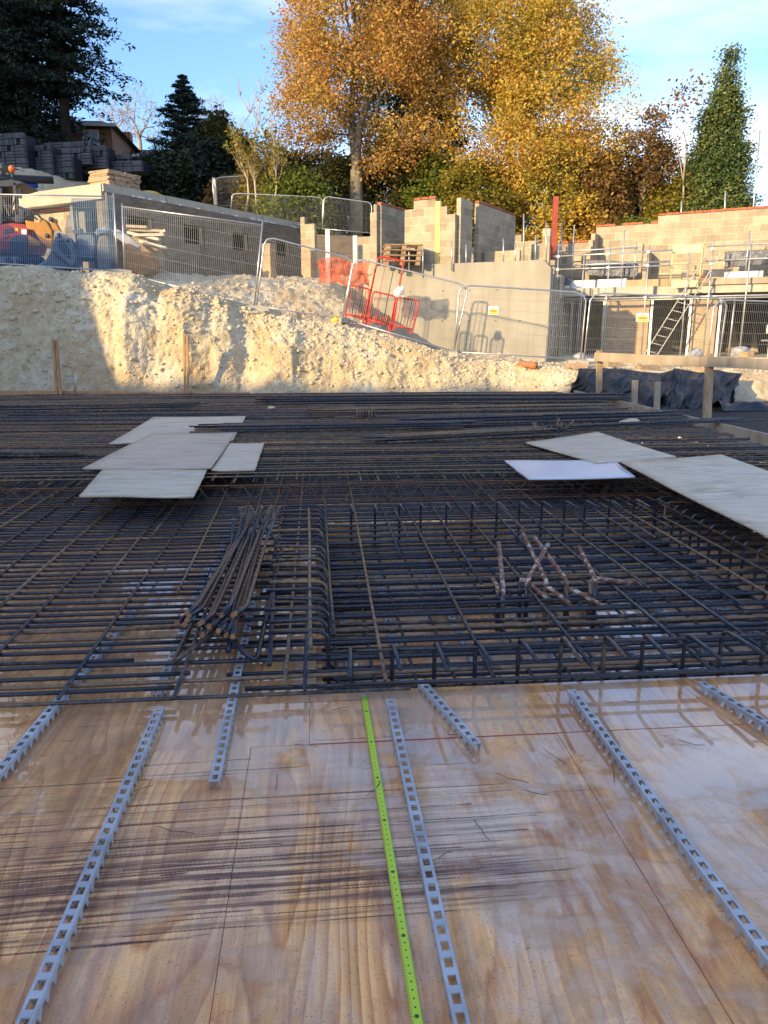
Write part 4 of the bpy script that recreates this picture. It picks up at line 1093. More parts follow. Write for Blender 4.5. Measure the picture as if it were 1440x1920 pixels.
# ------------------------------------------------------------------ central blockwork on the upper level
ZB = 3.30
p = gp(672, 470, 24.9)
block_wall('low block wall with a tall fin, left of the pallets', (p.x, p.y), E1, [(0, 0.46, 5), (0.46, 0.66, 8), (0.58, 0.70, 9)], ZB, 0.14)
q = p + E1 * 0.70
block_wall('tall shaded block fin with red brick top, left of the pallets', (q.x, q.y), E2, [(0.08, 1.75, 9)], ZB, 0.14, coping=1.0)
p = gp(760, 470, 24.0)
block_wall('tallest block wall, stepped, beside the yellow insulation', (p.x, p.y), E1, [(0, 0.30, 8), (0.30, 1.02, 9)], ZB, 0.14, coping=None)
m_ = p + E1 * 1.05
solid('insulation_strip', 'upright yellow insulation strip between two block walls', 'insulation', (m_.x - .04, m_.y), E1, 0.16, 0.12, ZB, 5.25, 'insul_yellow')
q = p + E1 * 1.18 - E2 * 0.02
block_wall('lower stepped block wall right of the yellow insulation', (q.x, q.y), E1, [(0, 0.22, 8), (0.22, 0.48, 7)], ZB, 0.14)
q2 = q + E1 * 0.50
block_wall('shaded block side wall with a toothed end, behind the steel posts', (q2.x, q2.y), E2, [(0.1, 0.95, 9)], ZB, 0.14)
q3 = q2 + E2 * 1.25 + E1 * 0.06
block_wall('long shaded block wall with red brick top, behind the leaning white board', (q3.x, q3.y), E2, [(0, 3.1, 9)], ZB, 0.14, coping=1.0)
c_ = p + E1 * 0.66
t = thing('brick_course', 'red bricks on top of the tallest block wall', 'bricks', (c_.x, c_.y, ZB + 9 * .225))
for k in range(3):
    m = MB(); m.box(c_ + E1 * (-0.24 + k * 0.24) + Vector((0, 0, ZB + 9 * 0.225 + 0.04 - c_.z)), (0.215, 0.12, 0.06), Matrix.Rotation(math.atan2(E1.y, E1.x), 3, 'Z')); m.build('brick', MT['brickred'], t)
a = gp(866, 445, 25.0); b = gp(908, 498, 24.3)
timber('leaning_board', 'white board leaning against the shaded block wall', 'board', a, b, 0.16, 0.05, 'white')
p = gp(909, 480, 24.3)
block_wall('low block wall behind the end of the concrete wall', (p.x, p.y), E1, [(0, 1.15, 3)], ZB, 0.14)
p = gp(940, 420, 28.5)
block_wall('far stepped block wall with a red brick top', (p.x, p.y), E1, [(0, 0.8, 7), (0.8, 1.3, 6)], ZB + 0.05, 0.14)
p = gp(998, 445, 25.6)
block_wall('block pier beside the red steel column', (p.x, p.y), E1, [(0, 0.35, 6), (0.35, 0.62, 8)], 3.0, 0.14)

# ------------------------------------------------------------------ right building: slab, upper wall, lower piers
A0 = Vector((7.70, 26.0, 0)) - E1 * 0.4; LEN = 11.5
SL0, SL1 = 2.72, 2.98
rzE = math.atan2(E1.y, E1.x)
ME = Matrix(((E1.x, E2.x, 0, A0.x), (E1.y, E2.y, 0, A0.y), (0, 0, 1, 0), (0, 0, 0, 1)))
def bp(s, n, z): return ME @ Vector((s, n, z))
rb = thing('half_built_house', 'half built house with open lower storey and concrete floor edge, behind the right fence', 'building', A0)
def rbox(name, s0, s1, n0, n1, z0, z1, mat, par=rb):
    m = MB(); m.box((0, 0, 0), (s1 - s0, n1 - n0, z1 - z0))
    c = bp((s0 + s1) / 2, (n0 + n1) / 2, (z0 + z1) / 2)
    return m.build(name, MT[mat], par, False, Matrix.Translation(c) @ Matrix.Rotation(rzE, 4, 'Z'))
rbox('floor_slab', 0, 3.9, 0.0, 6, SL0, SL1, 'precast'); rbox('floor_slab', 4.9, LEN, -0.12, 6, SL0 + 0.01, SL1 + 0.08, 'precast'); rbox('floor_slab', 3.9, 4.9, 0.15, 6, SL0 - 0.02, SL1 - 0.02, 'precast')
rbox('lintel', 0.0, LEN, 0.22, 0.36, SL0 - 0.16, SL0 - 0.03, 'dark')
rbox('back_wall', -0.2, LEN, 5.6, 5.8, 0.5, SL0 - 0.02, 'dark'); rbox('end_wall', -0.35, -0.05, 0.6, 6, 0.5, SL0 - 0.02, 'dark')  # walls coloured near-black in place of the shade inside
rbox('ground_slab', -0.3, LEN, -0.2, 5.6, 0.70, 0.86, 'precast')
for s0, s1 in ((2.35, 3.75), (5.05, 5.75), (7.35, LEN)):
    rbox('brick_pier', s0, s1, 0.25, 0.48, 0.86, SL0 - 0.17, 'brick_buff')
for s in (1.25, 2.3, 3.8, 4.95, 5.8, 7.25):
    rbox('door_jamb', s, s + 0.07, 0.20, 0.30, 0.86, SL0 - 0.17, 'galv_pale')
# pale panel at the back, its colour standing in for a lit opening
rbox('pale_lit_panel', 1.45, 1.75, 5.5, 5.58, 1.95, 2.35, 'block')
# upper storey blockwork, set back from the scaffold
N0 = 1.55
u0 = bp(0.2, N0, 0)
block_wall('lower left part of the long block wall, by the red steel column', (u0.x, u0.y), E1, [(0, 1.3, 7)], SL1, 0.14, coping=0.9)
u0 = bp(1.5, N0 + 0.25, 0)
block_wall('middle stretch of the long sunlit block wall with red brick top', (u0.x, u0.y), E1, [(0.0, 2.0, 9), (2.0, 6.1, 10)], SL1 + 0.04, 0.14, coping=0.85)
u0 = bp(7.62, N0 + 0.25, 0)
block_wall('highest right stretch of the long sunlit block wall', (u0.x, u0.y), E1, [(0, 3.6, 11)], SL1 + 0.04, 0.14)
u0 = bp(1.55, N0 - 0.75, 0)
block_wall('short block cross wall with toothed end, casting a shadow on the long wall', (u0.x, u0.y), E2, [(0, 0.2, 6), (0.2, 0.45, 7), (0.45, 0.95, 8)], SL1 + 0.02, 0.14)
u0 = bp(3.35, N0 - 0.6, 0)
block_wall('short block cross wall left of the yellow gate', (u0.x, u0.y), E2, [(0, 0.8, 5)], SL1 + 0.02, 0.14)
u0 = bp(4.4, N0 + 0.1, 0)
solid('door_panel', 'grey board in front of the block wall behind the yellow gate', 'board', (u0.x, u0.y), E1, 0.55, 0.04, SL1 + .05, SL1 + 1.25, 'block')
# red steel column
t = thing('steel_column', 'red painted steel column standing among the block walls', 'column', gp(1040, 455, 26.4))
cb = gp(1040, 452, 26.4); ct = gp(1041, 369, 26.4)
m = MB()
for k in (-1, 1): m.box(((cb.x + ct.x) / 2, cb.y + k * 0.07, (cb.z + ct.z) / 2 - .3), (0.15, 0.012, ct.z - cb.z + .6))
m.box(((cb.x + ct.x) / 2, cb.y, (cb.z + ct.z) / 2 - .3), (0.01, 0.13, ct.z - cb.z + .6)); m.build('column_section', MT['redoxide'], t)
# white insulation boards, bricks and membrane at the floor edge
def wbrd(label, s0, s1, n, z0, z1, mat='foam', cat='insulation', group='white insulation boards on the floor edge'):
    o = rbox('insulation_board', s0, s1, n, n + 0.10, z0, z1, mat, None); bevel(o, .006); return tag(o, label, cat, group)
wbrd('white insulation boards stacked flat at the left end of the scaffold', 0.05, 1.15, 0.1, SL1 + .005, SL1 + 0.10)
wbrd('white insulation board standing on the floor edge, first from the left', 0.95, 1.95, 0.35, SL1 + .005, SL1 + 0.26)
wbrd('white insulation board standing on the floor edge, second from the left', 2.0, 2.95, 0.35, SL1 + .005, SL1 + 0.27)
wbrd('white insulation board right of the ladder', 5.85, 6.9, 0.25, SL1 + .085, SL1 + 0.36)
wbrd('white insulation board at the right end of the scaffold', 7.4, 8.5, 0.25, SL1 + .085, SL1 + 0.37)
o = rbox('timber_beam', 2.98, 4.3, 0.3, 0.42, SL1 + .005, SL1 + 0.22, 'timber', None); tag(o, 'timber beam lying on the floor edge left of the yellow gate', 'beam')
o = rbox('timber_beam', 5.3, 9.6, -0.20, -0.13, SL1 - 0.02, SL1 + 0.16, 'timber_grey', None); tag(o, 'long toe board along the right floor edge', 'beam')
for i, (s, n, z) in enumerate(((4.95, 0.3, 0.1), (5.2, 0.32, 0.1), (5.35, 0.3, 0.1), (5.15, 0.3, 0.18))):
    o = rbox('brick', s, s + 0.21, n, n + 0.1, SL1 + z, SL1 + z + 0.07, 'brickred', None); tag(o, 'red brick behind the ladder top, %s' % ['left one', 'middle one of the lower three', 'right one', 'lying on top of the others'][i], 'brick', 'red bricks behind the ladder top')
def drape(name, label, cat, pts, mat, fold=0.05, nx=40, nz=14, group=None, seed=0.0):
    """hanging sheet between a top rail (list of points) and a bottom rail"""
    top, bot = pts
    P = np.zeros((nz, nx, 3))
    tt = np.linspace(0, 1, nx)
    tp_ = np.array([np.interp(tt, np.linspace(0, 1, len(top)), [q[i] for q in top]) for i in range(3)]).T
    bt_ = np.array([np.interp(tt, np.linspace(0, 1, len(bot)), [q[i] for q in bot]) for i in range(3)]).T
    for j in range(nz):
        v = j / (nz - 1); P[j] = tp_ * (1 - v) + bt_ * v
        f = fold * (0.35 + 0.65 * v)
        a_ = fbm(tt * 9 + seed, v * 1.2, seed, 3) * f + (1 - 2 * np.abs(fbm(tt * 16 + seed + v * 2.0, v * 1.1, seed + 3, 3))) * f * 0.6
        P[j, :, 1] -= a_; P[j, :, 0] += 0.3 * f * fbm(tt * 7, v * 3 + seed, 1, 2); P[j, :, 2] += 0.25 * f * fbm(tt * 12 + seed, v * 4, 2, 2)
    o = obj(name, grid_mesh(name, P, MT[mat])); so = o.modifiers.new('th', 'SOLIDIFY'); so.thickness = 0.004
    return tag(o, label, cat, group)
grp = 'grey membrane wrapped along the floor edge'
drape('membrane_sheet', 'grey plastic membrane hung below the cross wall on the scaffold', 'plastic sheet', ([bp(1.5, .75, SL1 + .95), bp(3.2, .75, SL1 + .78)], [bp(1.6, .7, SL1 + .42), bp(3.2, .7, SL1 + .32)]), 'dpc', 0.05, group=grp, seed=1)
drape('membrane_sheet', 'shiny grey membrane hung right of the ladder top', 'plastic sheet', ([bp(5.75, .7, SL1 + .98), bp(7.6, .7, SL1 + 1.0)], [bp(5.8, .65, SL1 + .50), bp(7.5, .65, SL1 + .60)]), 'dpc', 0.05, group=grp, seed=4)
drape('membrane_sheet', 'shiny grey membrane hung at the right edge of the scaffold', 'plastic sheet', ([bp(7.7, .7, SL1 + 1.0), bp(10.2, .7, SL1 + 0.95)], [bp(7.7, .65, SL1 + .62), bp(10.2, .65, SL1 + .6)]), 'dpc', 0.05, group=grp, seed=8)
drape('membrane_sheet', 'crumpled grey membrane lying at the left end of the scaffold', 'plastic sheet', ([bp(0.1, .3, SL1 + .42), bp(1.2, .3, SL1 + .36)], [bp(0.0, .1, SL1 + .10), bp(1.2, .1, SL1 + .08)]), 'dpc', 0.07, group=grp, seed=12)
drape('membrane_sheet', 'grey membrane twisted over the guard rail', 'plastic sheet', ([bp(7.42, .55, SL1 + 1.35), bp(7.7, .5, SL1 + 1.3)], [bp(6.95, .4, SL1 + .25), bp(7.4, .4, SL1 + .2)]), 'dpc', 0.06, 20, 14, grp, 15)

# ------------------------------------------------------------------ scaffold
sc = thing('scaffolding', 'galvanised tube scaffold along the front of the half built house', 'scaffolding', bp(0, -.3, .8))
def pole(name, a, b, r=0.0242): return MB().tube([a, b], r, 8).build(name, MT['galv_pale'], sc, True)
for s, n, z1 in ((0.25, -0.45, 4.5), (0.30, 0.55, 4.7), (0.95, -0.45, 4.4), (1.1, 0.55, 5.0), (2.55, -0.45, 4.15), (2.75, 0.55, 4.75), (3.75, -0.45, 4.15), (4.35, 0.1, 4.1), (5.55, -0.45, 4.2), (7.55, -0.45, 7.1), (7.7, .45, 6.2), (8.6, -0.45, 4.6), (9.4, .4, 5.6), (0.6, .9, 5.2), (1.75, -.45, 4.0), (3.1, .7, 4.4), (4.9, -.45, 3.9), (6.4, .5, 4.5), (6.55, -.45, 4.1), (1.5, .2, 2.7), (0.7, .3, 2.7), (6.2, .1, 2.7)):
    pole('standard', bp(s, n, 0.8 if n < 0 or z1 < 2.8 else SL1), bp(s + rr(-.03, .03), n, z1))
for s0, s1, n, z in ((0.2, 4.45, -0.49, 3.55), (0.2, 4.45, -0.49, 3.95), (5.4, 10.4, -0.49, 3.62), (5.4, 10.4, -0.49, 4.02), (0.2, 10.4, -0.49, 2.62), (0.6, 9.6, -0.41, 2.55), (0.2, 4.2, .55, 3.75), (0.3, 3.2, .55, 4.2)):
    pole('ledger', bp(s0, n, z), bp(s1, n, z + rr(-.02, .03)))
for s in (0.25, 0.95, 2.55, 3.75, 5.55, 7.55): pole('transom', bp(s + .05, -0.7, 2.66), bp(s + .05, 0.0, 2.66))
pole('brace', bp(7.2, -.55, 2.62), bp(10.2, -.55, 2.05)); pole('guard_rail', bp(0.25, -.45, 3.55), bp(.32, .55, 3.75)); pole('guard_rail', bp(0.25, -.45, 3.95), bp(.32, .55, 4.15))
pole('ledger', bp(7.1, -.5, 1.35), bp(10.0, -.5, 1.35))
for s in (0.25, 0.95, 2.55, 3.75, 5.55, 7.55, 8.6):
    for z in (2.62, 3.55, 3.95):
        m = MB(); m.box(bp(s, -0.475, z), (0.075, 0.075, 0.06), Matrix.Rotation(rzE, 3, 'Z')); m.build('coupler', MT['galv'], sc)
# single tall poles standing behind the wall
for lab, x, y0, y1, Y in (('thin tall steel pole against the sky at the right edge', 1403, 500, 245, 25.2), ('steel pole above the long block wall, left of the tall one', 1358, 420, 358, 26), ('short steel pole above the long block wall near the holly', 1276, 420, 378, 27)):
    a = gp(x, y0, Y); b = gp(x + (22 if x == 1403 else 2), y1, Y)
    tag(MB().tube([a, b], 0.025, 8).build('steel_pole', MT['galv_pale'], None, True), lab, 'pole', 'steel poles above the block wall')
# standing tubes behind the concrete wall
for i, (x, y0, y1) in enumerate(((767, 500, 457), (793, 502, 464), (847, 500, 452), (874, 498, 458), (944, 492, 448), (966, 490, 455), (982, 490, 401), (1004, 490, 441), (1024, 492, 417))):
    a = gp(x, y0 + 8, 22.9 - .06 * i); b = gp(x, y1, 22.9 - .06 * i)
    tag(MB().tube([a, b], 0.022, 8).build('steel_post', MT['galv_pale'], None, True), 'steel tube standing behind the concrete wall, %s from the left' % ['first', 'second', 'third', 'fourth', 'fifth', 'sixth', 'tallest and seventh', 'eighth', 'ninth'][i], 'post', 'steel tubes behind the concrete wall')
# ladder
la, lb = bp(4.05, -0.95, 0.75), bp(5.65, -0.62, 3.85)
ld = thing('ladder', 'aluminium ladder leaning on the scaffold beside the yellow gate', 'ladder', la)
off = E1 * 0.19 + Vector((0, 0, -0.05)); dl = lb - la
for k in (-1, 1): MB().beam(la + off * k * .9, lb + off * k * .9, 0.024, 0.055, E2).build('stile', MT['alu'], ld)
for i in range(1, 13):
    c = la + dl * (i / 13); MB().tube([c - off * .9, c + off * .9], 0.013, 6).build('rung', MT['alu'], ld, True)
# yellow gate on the scaffold
yg = thing('loading_gate', 'pale yellow folding gate frame standing on the scaffold', 'gate', bp(4.55, -.3, SL1))
ga, gb = 4.42, 5.25
for s in (ga, gb): MB().tube([bp(s, -.3, SL1 + .02), bp(s, -.3, SL1 + 1.15)], .02, 8).build('gate_post', MT['pale_yellow'], yg, True)
m = MB(); m.box((0, 0, 0), (gb - ga - .06, .02, .24)); m.build('top_panel', MT['pale_yellow'], yg, False, Matrix.Translation(bp((ga + gb) / 2, -.3, SL1 + 1.02)) @ Matrix.Rotation(rzE, 4, 'Z'))
m = MB(); m.box((0, 0, 0), (gb - ga - .06, .02, .20)); m.build('bottom_panel', MT['pale_yellow'], yg, False, Matrix.Translation(bp((ga + gb) / 2, -.3, SL1 + .02)) @ Matrix.Rotation(rzE, 4, 'Z'))
for z in (.4, .62): MB().tube([bp(ga, -.3, SL1 + z), bp(gb, -.3, SL1 + z)], .014, 6).build('gate_rail', MT['pale_yellow'], yg, True)

# ------------------------------------------------------------------ left building (brown brick, flat precast roof)
C0 = Vector((-6.15, 25.5, 0)); LB = 17.5; ZG, ZR = 2.9, 5.72
ML = Matrix(((E2.x, -E1.x, 0, C0.x), (E2.y, -E1.y, 0, C0.y), (0, 0, 1, 0), (0, 0, 0, 1)))      # s along the long wall, n to the left/back
rzL = math.atan2(E2.y, E2.x)
def lp(s, n, z): return ML @ Vector((s, n, z))
lbd = thing('brick_outbuilding', 'long low brown brick building with flat concrete roof, behind the left fence', 'building', C0)
def lbox(name, s0, s1, n0, n1, z0, z1, mat, par=lbd):
    m = MB(); m.box((0, 0, 0), (s1 - s0, n1 - n0, z1 - z0))
    return m.build(name, MT[mat], par, False, Matrix.Translation(lp((s0 + s1) / 2, (n0 + n1) / 2, (z0 + z1) / 2)) @ Matrix.Rotation(rzL, 4, 'Z'))
wins = [(0.75, 1.85), (3.2, 4.2), (5.7, 6.6), (8.3, 9.2), (11.0, 11.9), (13.6, 14.4)]
zs0, zs1 = 4.55, 5.15
s = 0.0
lbox('wall_base', 0, LB, 0, 0.25, ZG, zs0, 'brick_dark'); lbox('wall_head', 0, LB, 0, 0.25, zs1, ZR, 'brick_dark')
for a, b in wins:
    lbox('wall_pier', s, a, 0, 0.25, zs0, zs1, 'brick_dark'); s = b
    lbox('opening_shade', a, b, 0.20, 0.24, zs0, zs1, 'dark')  # dark panel stands in for the shade inside the window
    lbox('window_post', b - 0.16, b - 0.04, 0.06, 0.14, zs0, zs1, 'timber')
lbox('wall_pier', s, LB, 0, 0.25, zs0, zs1, 'brick_dark')
lbox('inner_wall', 0.5, LB, 0.6, 0.7, ZG, ZR - .02, 'dark')  # near-black wall puts the interior shade into the colour
for i in range(7):
    lbox('roof_slab', i * 2.5 + 0.012 if i else -0.06, (i + 1) * 2.5 - 0.012, 0.03 if i % 2 else 0.05, 5.5, ZR + 0.012, ZR + 0.24 - (0.03 if i > 4 else 0), 'precast')
for i in range(26):
    s_ = rr(0.6, 12); q = lbox('packing_shim', s_, s_ + rr(.08, .2), -0.01, 0.06, ZR + 0.005, ZR + .05, 'foam')
# end wall facing the sun: beam, pier, recessed block wall
lbox('edge_beam', -0.10, 0.20, 0.12, 5.6, ZR - 0.20, ZR + 0.24, 'precast')
lbox('corner_pier', 0.004, 0.26, 0.256, 0.5, ZG, ZR - .21, 'brick_buff')
lbox('membrane_line', 0.38, 0.40, 1.9, 5.4, ZR - 0.30, ZR - 0.215, 'redoxide')
lbox('door_post', 0.10, 0.2, 1.70, 1.82, ZG, ZR - .21, 'galv'); lbox('block_pier', 0.1, 0.35, 1.18, 1.45, ZG, ZR - .46, 'block')
lbox('inner_end_wall', 2.5, 2.6, 0.72, 5.4, ZG, ZR - .02, 'dark')
w0 = lp(0.45, 5.6, 0)
block_wall('sunlit block wall under the concrete edge beam, behind the digger', (w0.x, w0.y), (lp(0.45, 0, 0) - lp(0.45, 1, 0)), [(0, 3.75, 11)], ZG, 0.14)
# far low walls and white posts beyond
o = solid('concrete_pier', 'white post left of the orange netting', 'post', (gp(611, 500, 24.0).x, 24.0), (1, 0, 0), 0.13, 0.13, 3.0, gp(611, 430, 24).z, 'white')
o = solid('concrete_pier', 'white post beside the low block wall', 'post', (gp(662, 480, 25.2).x, 25.2), (1, 0, 0), 0.13, 0.13, 3.0, gp(662, 442, 25.2).z, 'white')
p = gp(567, 500, 26.5)
block_wall('stepped block stub at the end of the brown building', (p.x, p.y), E1, [(0, 0.18, 8), (0.18, 0.56, 7)], 3.4, 0.14)
p = gp(497, 490, 25.2)
solid('brick_pier', 'brown brick pier behind the leaning fence panel', 'pier', (p.x, p.y), E1, 0.32, 0.3, 3.0, gp(497, 458, 25.2).z, 'brick_buff')
p = gp(573, 500, 25.6)
solid('brick_pier', 'narrow brick pier left of the orange netting', 'pier', (p.x, p.y), E1, 0.3, 0.3, 3.0, gp(573, 470, 25.6).z, 'brick_buff')
p = gp(615, 470, 30)
solid('brick_wall', 'low brown brick wall behind the white posts', 'wall', (p.x - .6, p.y), (1, 0.25, 0), 2.4, 0.25, 3.3, gp(615, 440, 30).z, 'brick_dark')

# ------------------------------------------------------------------ brick pack on the roof, yellow bag
bk = lp(0.75, 0.75, ZR + 0.25); t = thing('brick_stack', 'pack of pinkish bricks on the roof corner', 'brick stack', bk)
for c in range(8):
    for i in range(6):
        for j in range(1):
            m = blk_mesh(0.21, 0.9, 0.062, 'brickbuff')
            obj('brick', m, None, t, Matrix.Translation(lp(0.62 + 0.0 + i * 0.215 + rr(-.02, .02) + c * .004, 0.9 + rr(-.05, .05), ZR + 0.25 + 0.035 + c * 0.066)) @ Matrix.Rotation(rzL + rr(-.06, .06), 4, 'Z'))
bm = bmesh.new(); bmesh.ops.create_uvsphere(bm, u_segments=16, v_segments=8, radius=1)
for v in bm.verts:
    n_ = float(fbm(v.co.x * 3, v.co.y * 3, v.co.z * 3)); v.co = Vector((v.co.x * .42, v.co.y * .2, v.co.z * .09)) * (1 + .2 * n_)
me = bpy.data.meshes.new('yellow_bag'); bm.to_mesh(me); bm.free()
tag(obj('yellow_bag', me, MT['yellow'], None, Matrix.Translation(lp(2.3, 0.5, ZR + .29)) @ Matrix.Rotation(rzL, 4, 'Z')), 'yellow bag lying on the concrete roof edge', 'bag')

# ------------------------------------------------------------------ packs of grey blocks
def pack(label, px, py, Y, nx, nz, rz=-0.3):
    b = gp(px, py, Y); t = thing('block_pack', label, 'block pack', b, 0, 'packs of grey blocks on the slope')
    dx, dz = 0.44, 0.225
    Rz = Matrix.Rotation(rz, 4, 'Z'); ex_ = Vector((math.cos(rz), math.sin(rz), 0))
    m = MB(); m.box(b + ex_ * (nx * dx / 2) + Vector((0, 0.5, nz * dz / 2)) , (nx * dx - .03, 0.9, nz * dz - 0.02), Rz.to_3x3()); m.build('core', MT['block_dark'], t)
    for c in range(nz):
        for i in range(nx):
            v = (i * 3 + c * 2 + int(px)) % 5
            P_ = b + ex_ * (i * dx + dx / 2) + Vector((0, 0.02, c * dz + dz / 2))
            if v == 0:                        # a pair of ends with a dark core between
                for k in (-1, 1): obj('block', blk_mesh(0.10, 0.2, 0.20, 'block_grey'), None, t, Matrix.Translation(P_ + ex_ * k * .15) @ Rz)
            elif v in (1, 3):
                for k in (-1, 1): obj('block', blk_mesh(0.41, 0.2, 0.095, 'block_grey'), None, t, Matrix.Translation(P_ + Vector((0, 0, k * .055))) @ Rz)
            elif v == 2:
                for k in (-1.5, -.5, .5, 1.5): obj('block', blk_mesh(0.095, 0.2, 0.20, 'block_grey'), None, t, Matrix.Translation(P_ + ex_ * k * .108) @ Rz)
            else:
                obj('block', blk_mesh(0.41, 0.2, 0.20, 'block_grey'), None, t, Matrix.Translation(P_) @ Rz)
for i, (lab, x, y, Y, nx, nz) in enumerate((
        ('grey block pack at the left edge, above the digger', -22, 322, 34, 4, 6), ('narrow grey block pack right of the leftmost pack', 64, 330, 34.4, 2, 5),
        ('tall grey block pack behind the brick pack, left of it', 84, 338, 34.8, 3, 4), ('block pack directly above the brick pack', 102, 312, 36, 4, 3),
        ('partly sunlit upper block pack in the middle of the slope', 86, 290, 36.5, 5, 2), ('block pack behind the brick pack on its right', 150, 318, 36.2, 3, 4),
        ('low grey block pack at the right end of the row', 198, 325, 36.6, 4, 2), ('upper grey block pack at the right end of the row', 194, 312, 37.2, 3, 2))):
    pack(lab, x, y, Y, nx, nz)
# long wrapped pipes lying in front of the packs
t = thing('pipe_stack', 'long dark pipes with blue ends lying behind the digger', 'pipes', gp(60, 345, 30))
for k, (x0, y0, x1, y1) in enumerate(((-60, 332, 100, 338), (-60, 342, 70, 346), (-60, 352, 60, 352))):
    MB().tube([gp(x0, y0, 29), gp(x1, y1, 30)], 0.13, 10).build('pipe', MT['polythene' if k == 0 else 'blue'] if k == 0 or 'blue' in MT else MT['polythene'], t, True)
# ================================================================== FENCES
def lerp4(TL, TR, BL, BR, u, v): return (BL * (1 - u) + BR * u) * (1 - v) + (TL * (1 - u) + TR * u) * v
def fence_panel(label, tl, tr, bl, br, YL, YR, rnd=True, wires=True, hz=(0.04, 0.2, 0.36, 0.52, 0.68, 0.84, 0.96), sag=0.0, group='mesh fence panels round the dig', wr=0.0024, fr=0.021, mat='galv_wire'):
    TL, BL = gp(*tl, YL), gp(*bl, YL); TR, BR = gp(*tr, YR), gp(*br, YR)
    t = thing('mesh_fence', label, 'fence', (BL + BR) / 2, 0, group)
    f = lambda u, v: lerp4(TL, TR, BL, BR, u, v)
    if rnd:
        c = 0.09; k = c * 0.3
        pts = [f(0, 0.0), f(0, 0.5), f(0, 1 - c * 1.2), f(k, 1 - k * 1.2), f(c, 1), f(0.5, 1), f(1 - c, 1), f(1 - k, 1 - k * 1.2), f(1, 1 - c * 1.2), f(1, 0.5), f(1, 0)]
        MB().tube(pts, fr, 7).build('frame', MT['galv'], t, True)
        MB().tube([f(0, 0.05), f(1, 0.05)], fr * .8, 6).build('bottom_rail', MT['galv'], t, True)
    else:
        for u in (0, 1): MB().tube([f(u, -0.03), f(u, 1.03)], fr, 7).build('upright', MT['galv'], t, True)
        MB().tube([f(0, 0.99), f(1, 0.99)], fr * .85, 6).build('top_rail', MT['galv'], t, True)
        MB().tube([f(0, 0.03), f(1, 0.03)], fr * .85, 6).build('bottom_rail', MT['galv'], t, True)
    if wires:
        m = MB(); W = (TR - TL).length; n = int(W / 0.05)
        nrm = (TR - TL).cross(TL - BL).normalized()
        for i in range(1, n):
            u = i / n
            m.tube([f(u, 0.03) + nrm * sag * math.sin(u * 9), f(u, 0.5) + nrm * sag * math.sin(u * 7 + 1), f(u, 0.985)], wr, 3, False)
        for v in hz: m.tube([f(k / 8, v) + nrm * (sag * math.sin(k) + 0.004) for k in range(9)], wr * 1.15, 3, False)
        q = m.build('wire_mesh', MT[mat], t); q['kind'] = 'stuff'
    return t, f
def foot(label, p, rz=0.0, mat='precast'):
    m = MB(); o_ = [(-.35, 0), (.35, 0), (.33, .11), (.1, .14), (-.1, .14), (-.33, .11)]
    m.prism(o_, -.11, .11); o = m.build('ballast_block', MT[mat], None, False, Matrix.Translation(p) @ Matrix.Rotation(rz, 4, 'Z')); bevel(o, .012)
    return tag(o, label, 'ballast block', 'feet of the mesh fence')
FP = {}
FP[1] = fence_panel('fence panel with blue netting in front of the digger', (-60, 362), (213, 367), (-60, 494), (221, 513), 20.5, 20.3, False)
FP[2] = fence_panel('long sagging fence panel in front of the brown brick building', (229, 386), (492, 420), (234, 516), (476, 580), 20.2, 19.7, False, sag=0.03)
FP[3] = fence_panel('leaning round topped fence panel left of the red barriers', (497, 443), (664, 486), (480, 580), (642, 604), 19.65, 19.9, True, sag=0.03)
FP[4] = fence_panel('tilted round topped fence panel in front of the concrete wall', (664, 483), (879, 536), (640, 603), (849, 665), 19.9, 19.3, True)
FP[5] = fence_panel('fence panel with a warning sign in front of the wall end', (862, 534), (1100, 549), (851, 666), (1088, 680), 19.25, 19.1, True)
FP[6] = fence_panel('fence panel with a yellow sign in front of the open storey', (1108, 549), (1364, 559), (1094, 681), (1346, 689), 19.1, 19.0, True)
FP[7] = fence_panel('last round topped fence panel at the right edge', (1340, 562), (1610, 570), (1325, 689), (1590, 692), 18.9, 18.9, True)
# far light fences by the trees
FP[8] = fence_panel('tall grey fence panel standing back by the saplings', (398, 333), (404, 334), (402, 386), (408, 388), 33, 36, True, group='far mesh fences under the trees')
FP[9] = fence_panel('far fence panel under the saplings, left one', (436, 362), (606, 370), (432, 400), (604, 432), 33.5, 33.2, True, hz=(0.5,), wr=0.0018, group='far mesh fences under the trees')
FP[10] = fence_panel('far fence panel beside the beech trunk', (608, 368), (697, 380), (604, 432), (697, 440), 33.2, 33.0, True, hz=(0.5,), wr=0.0018, group='far mesh fences under the trees')
FP[11] = fence_panel('far upper fence panel among the saplings', (404, 333), (522, 326), (408, 388), (522, 392), 36, 36.3, True, hz=(0.5,), wr=0.0018, group='far mesh fences under the trees')
for lab, x, y, Y, rz in (('concrete fence foot below the blue netting', 221, 516, 20.1, 0.2), ('concrete fence foot on the sunlit edge of the bank', 478, 584, 19.45, 0.1), ('concrete fence foot left of the red barriers', 641, 606, 19.7, 1.2),
                         ('concrete fence foot before the concrete wall', 850, 668, 19.15, 1.4), ('concrete fence foot right of the wall end', 1091, 684, 18.95, 1.4)):
    foot(lab, gp(x, y, Y), rz)
# small paving slabs jammed under the fence foot
for i, (x, y) in enumerate(((462, 583), (500, 596))):
    o = solid('paving_slab', ['broken paving slab left under the fence foot', 'broken paving slab right under the fence foot'][i], 'slab', gp(x, y, 19.3), (1, .2, 0), 0.42, 0.3, gp(x, y, 19.3).z - .06, gp(x, y, 19.3).z, 'precast')
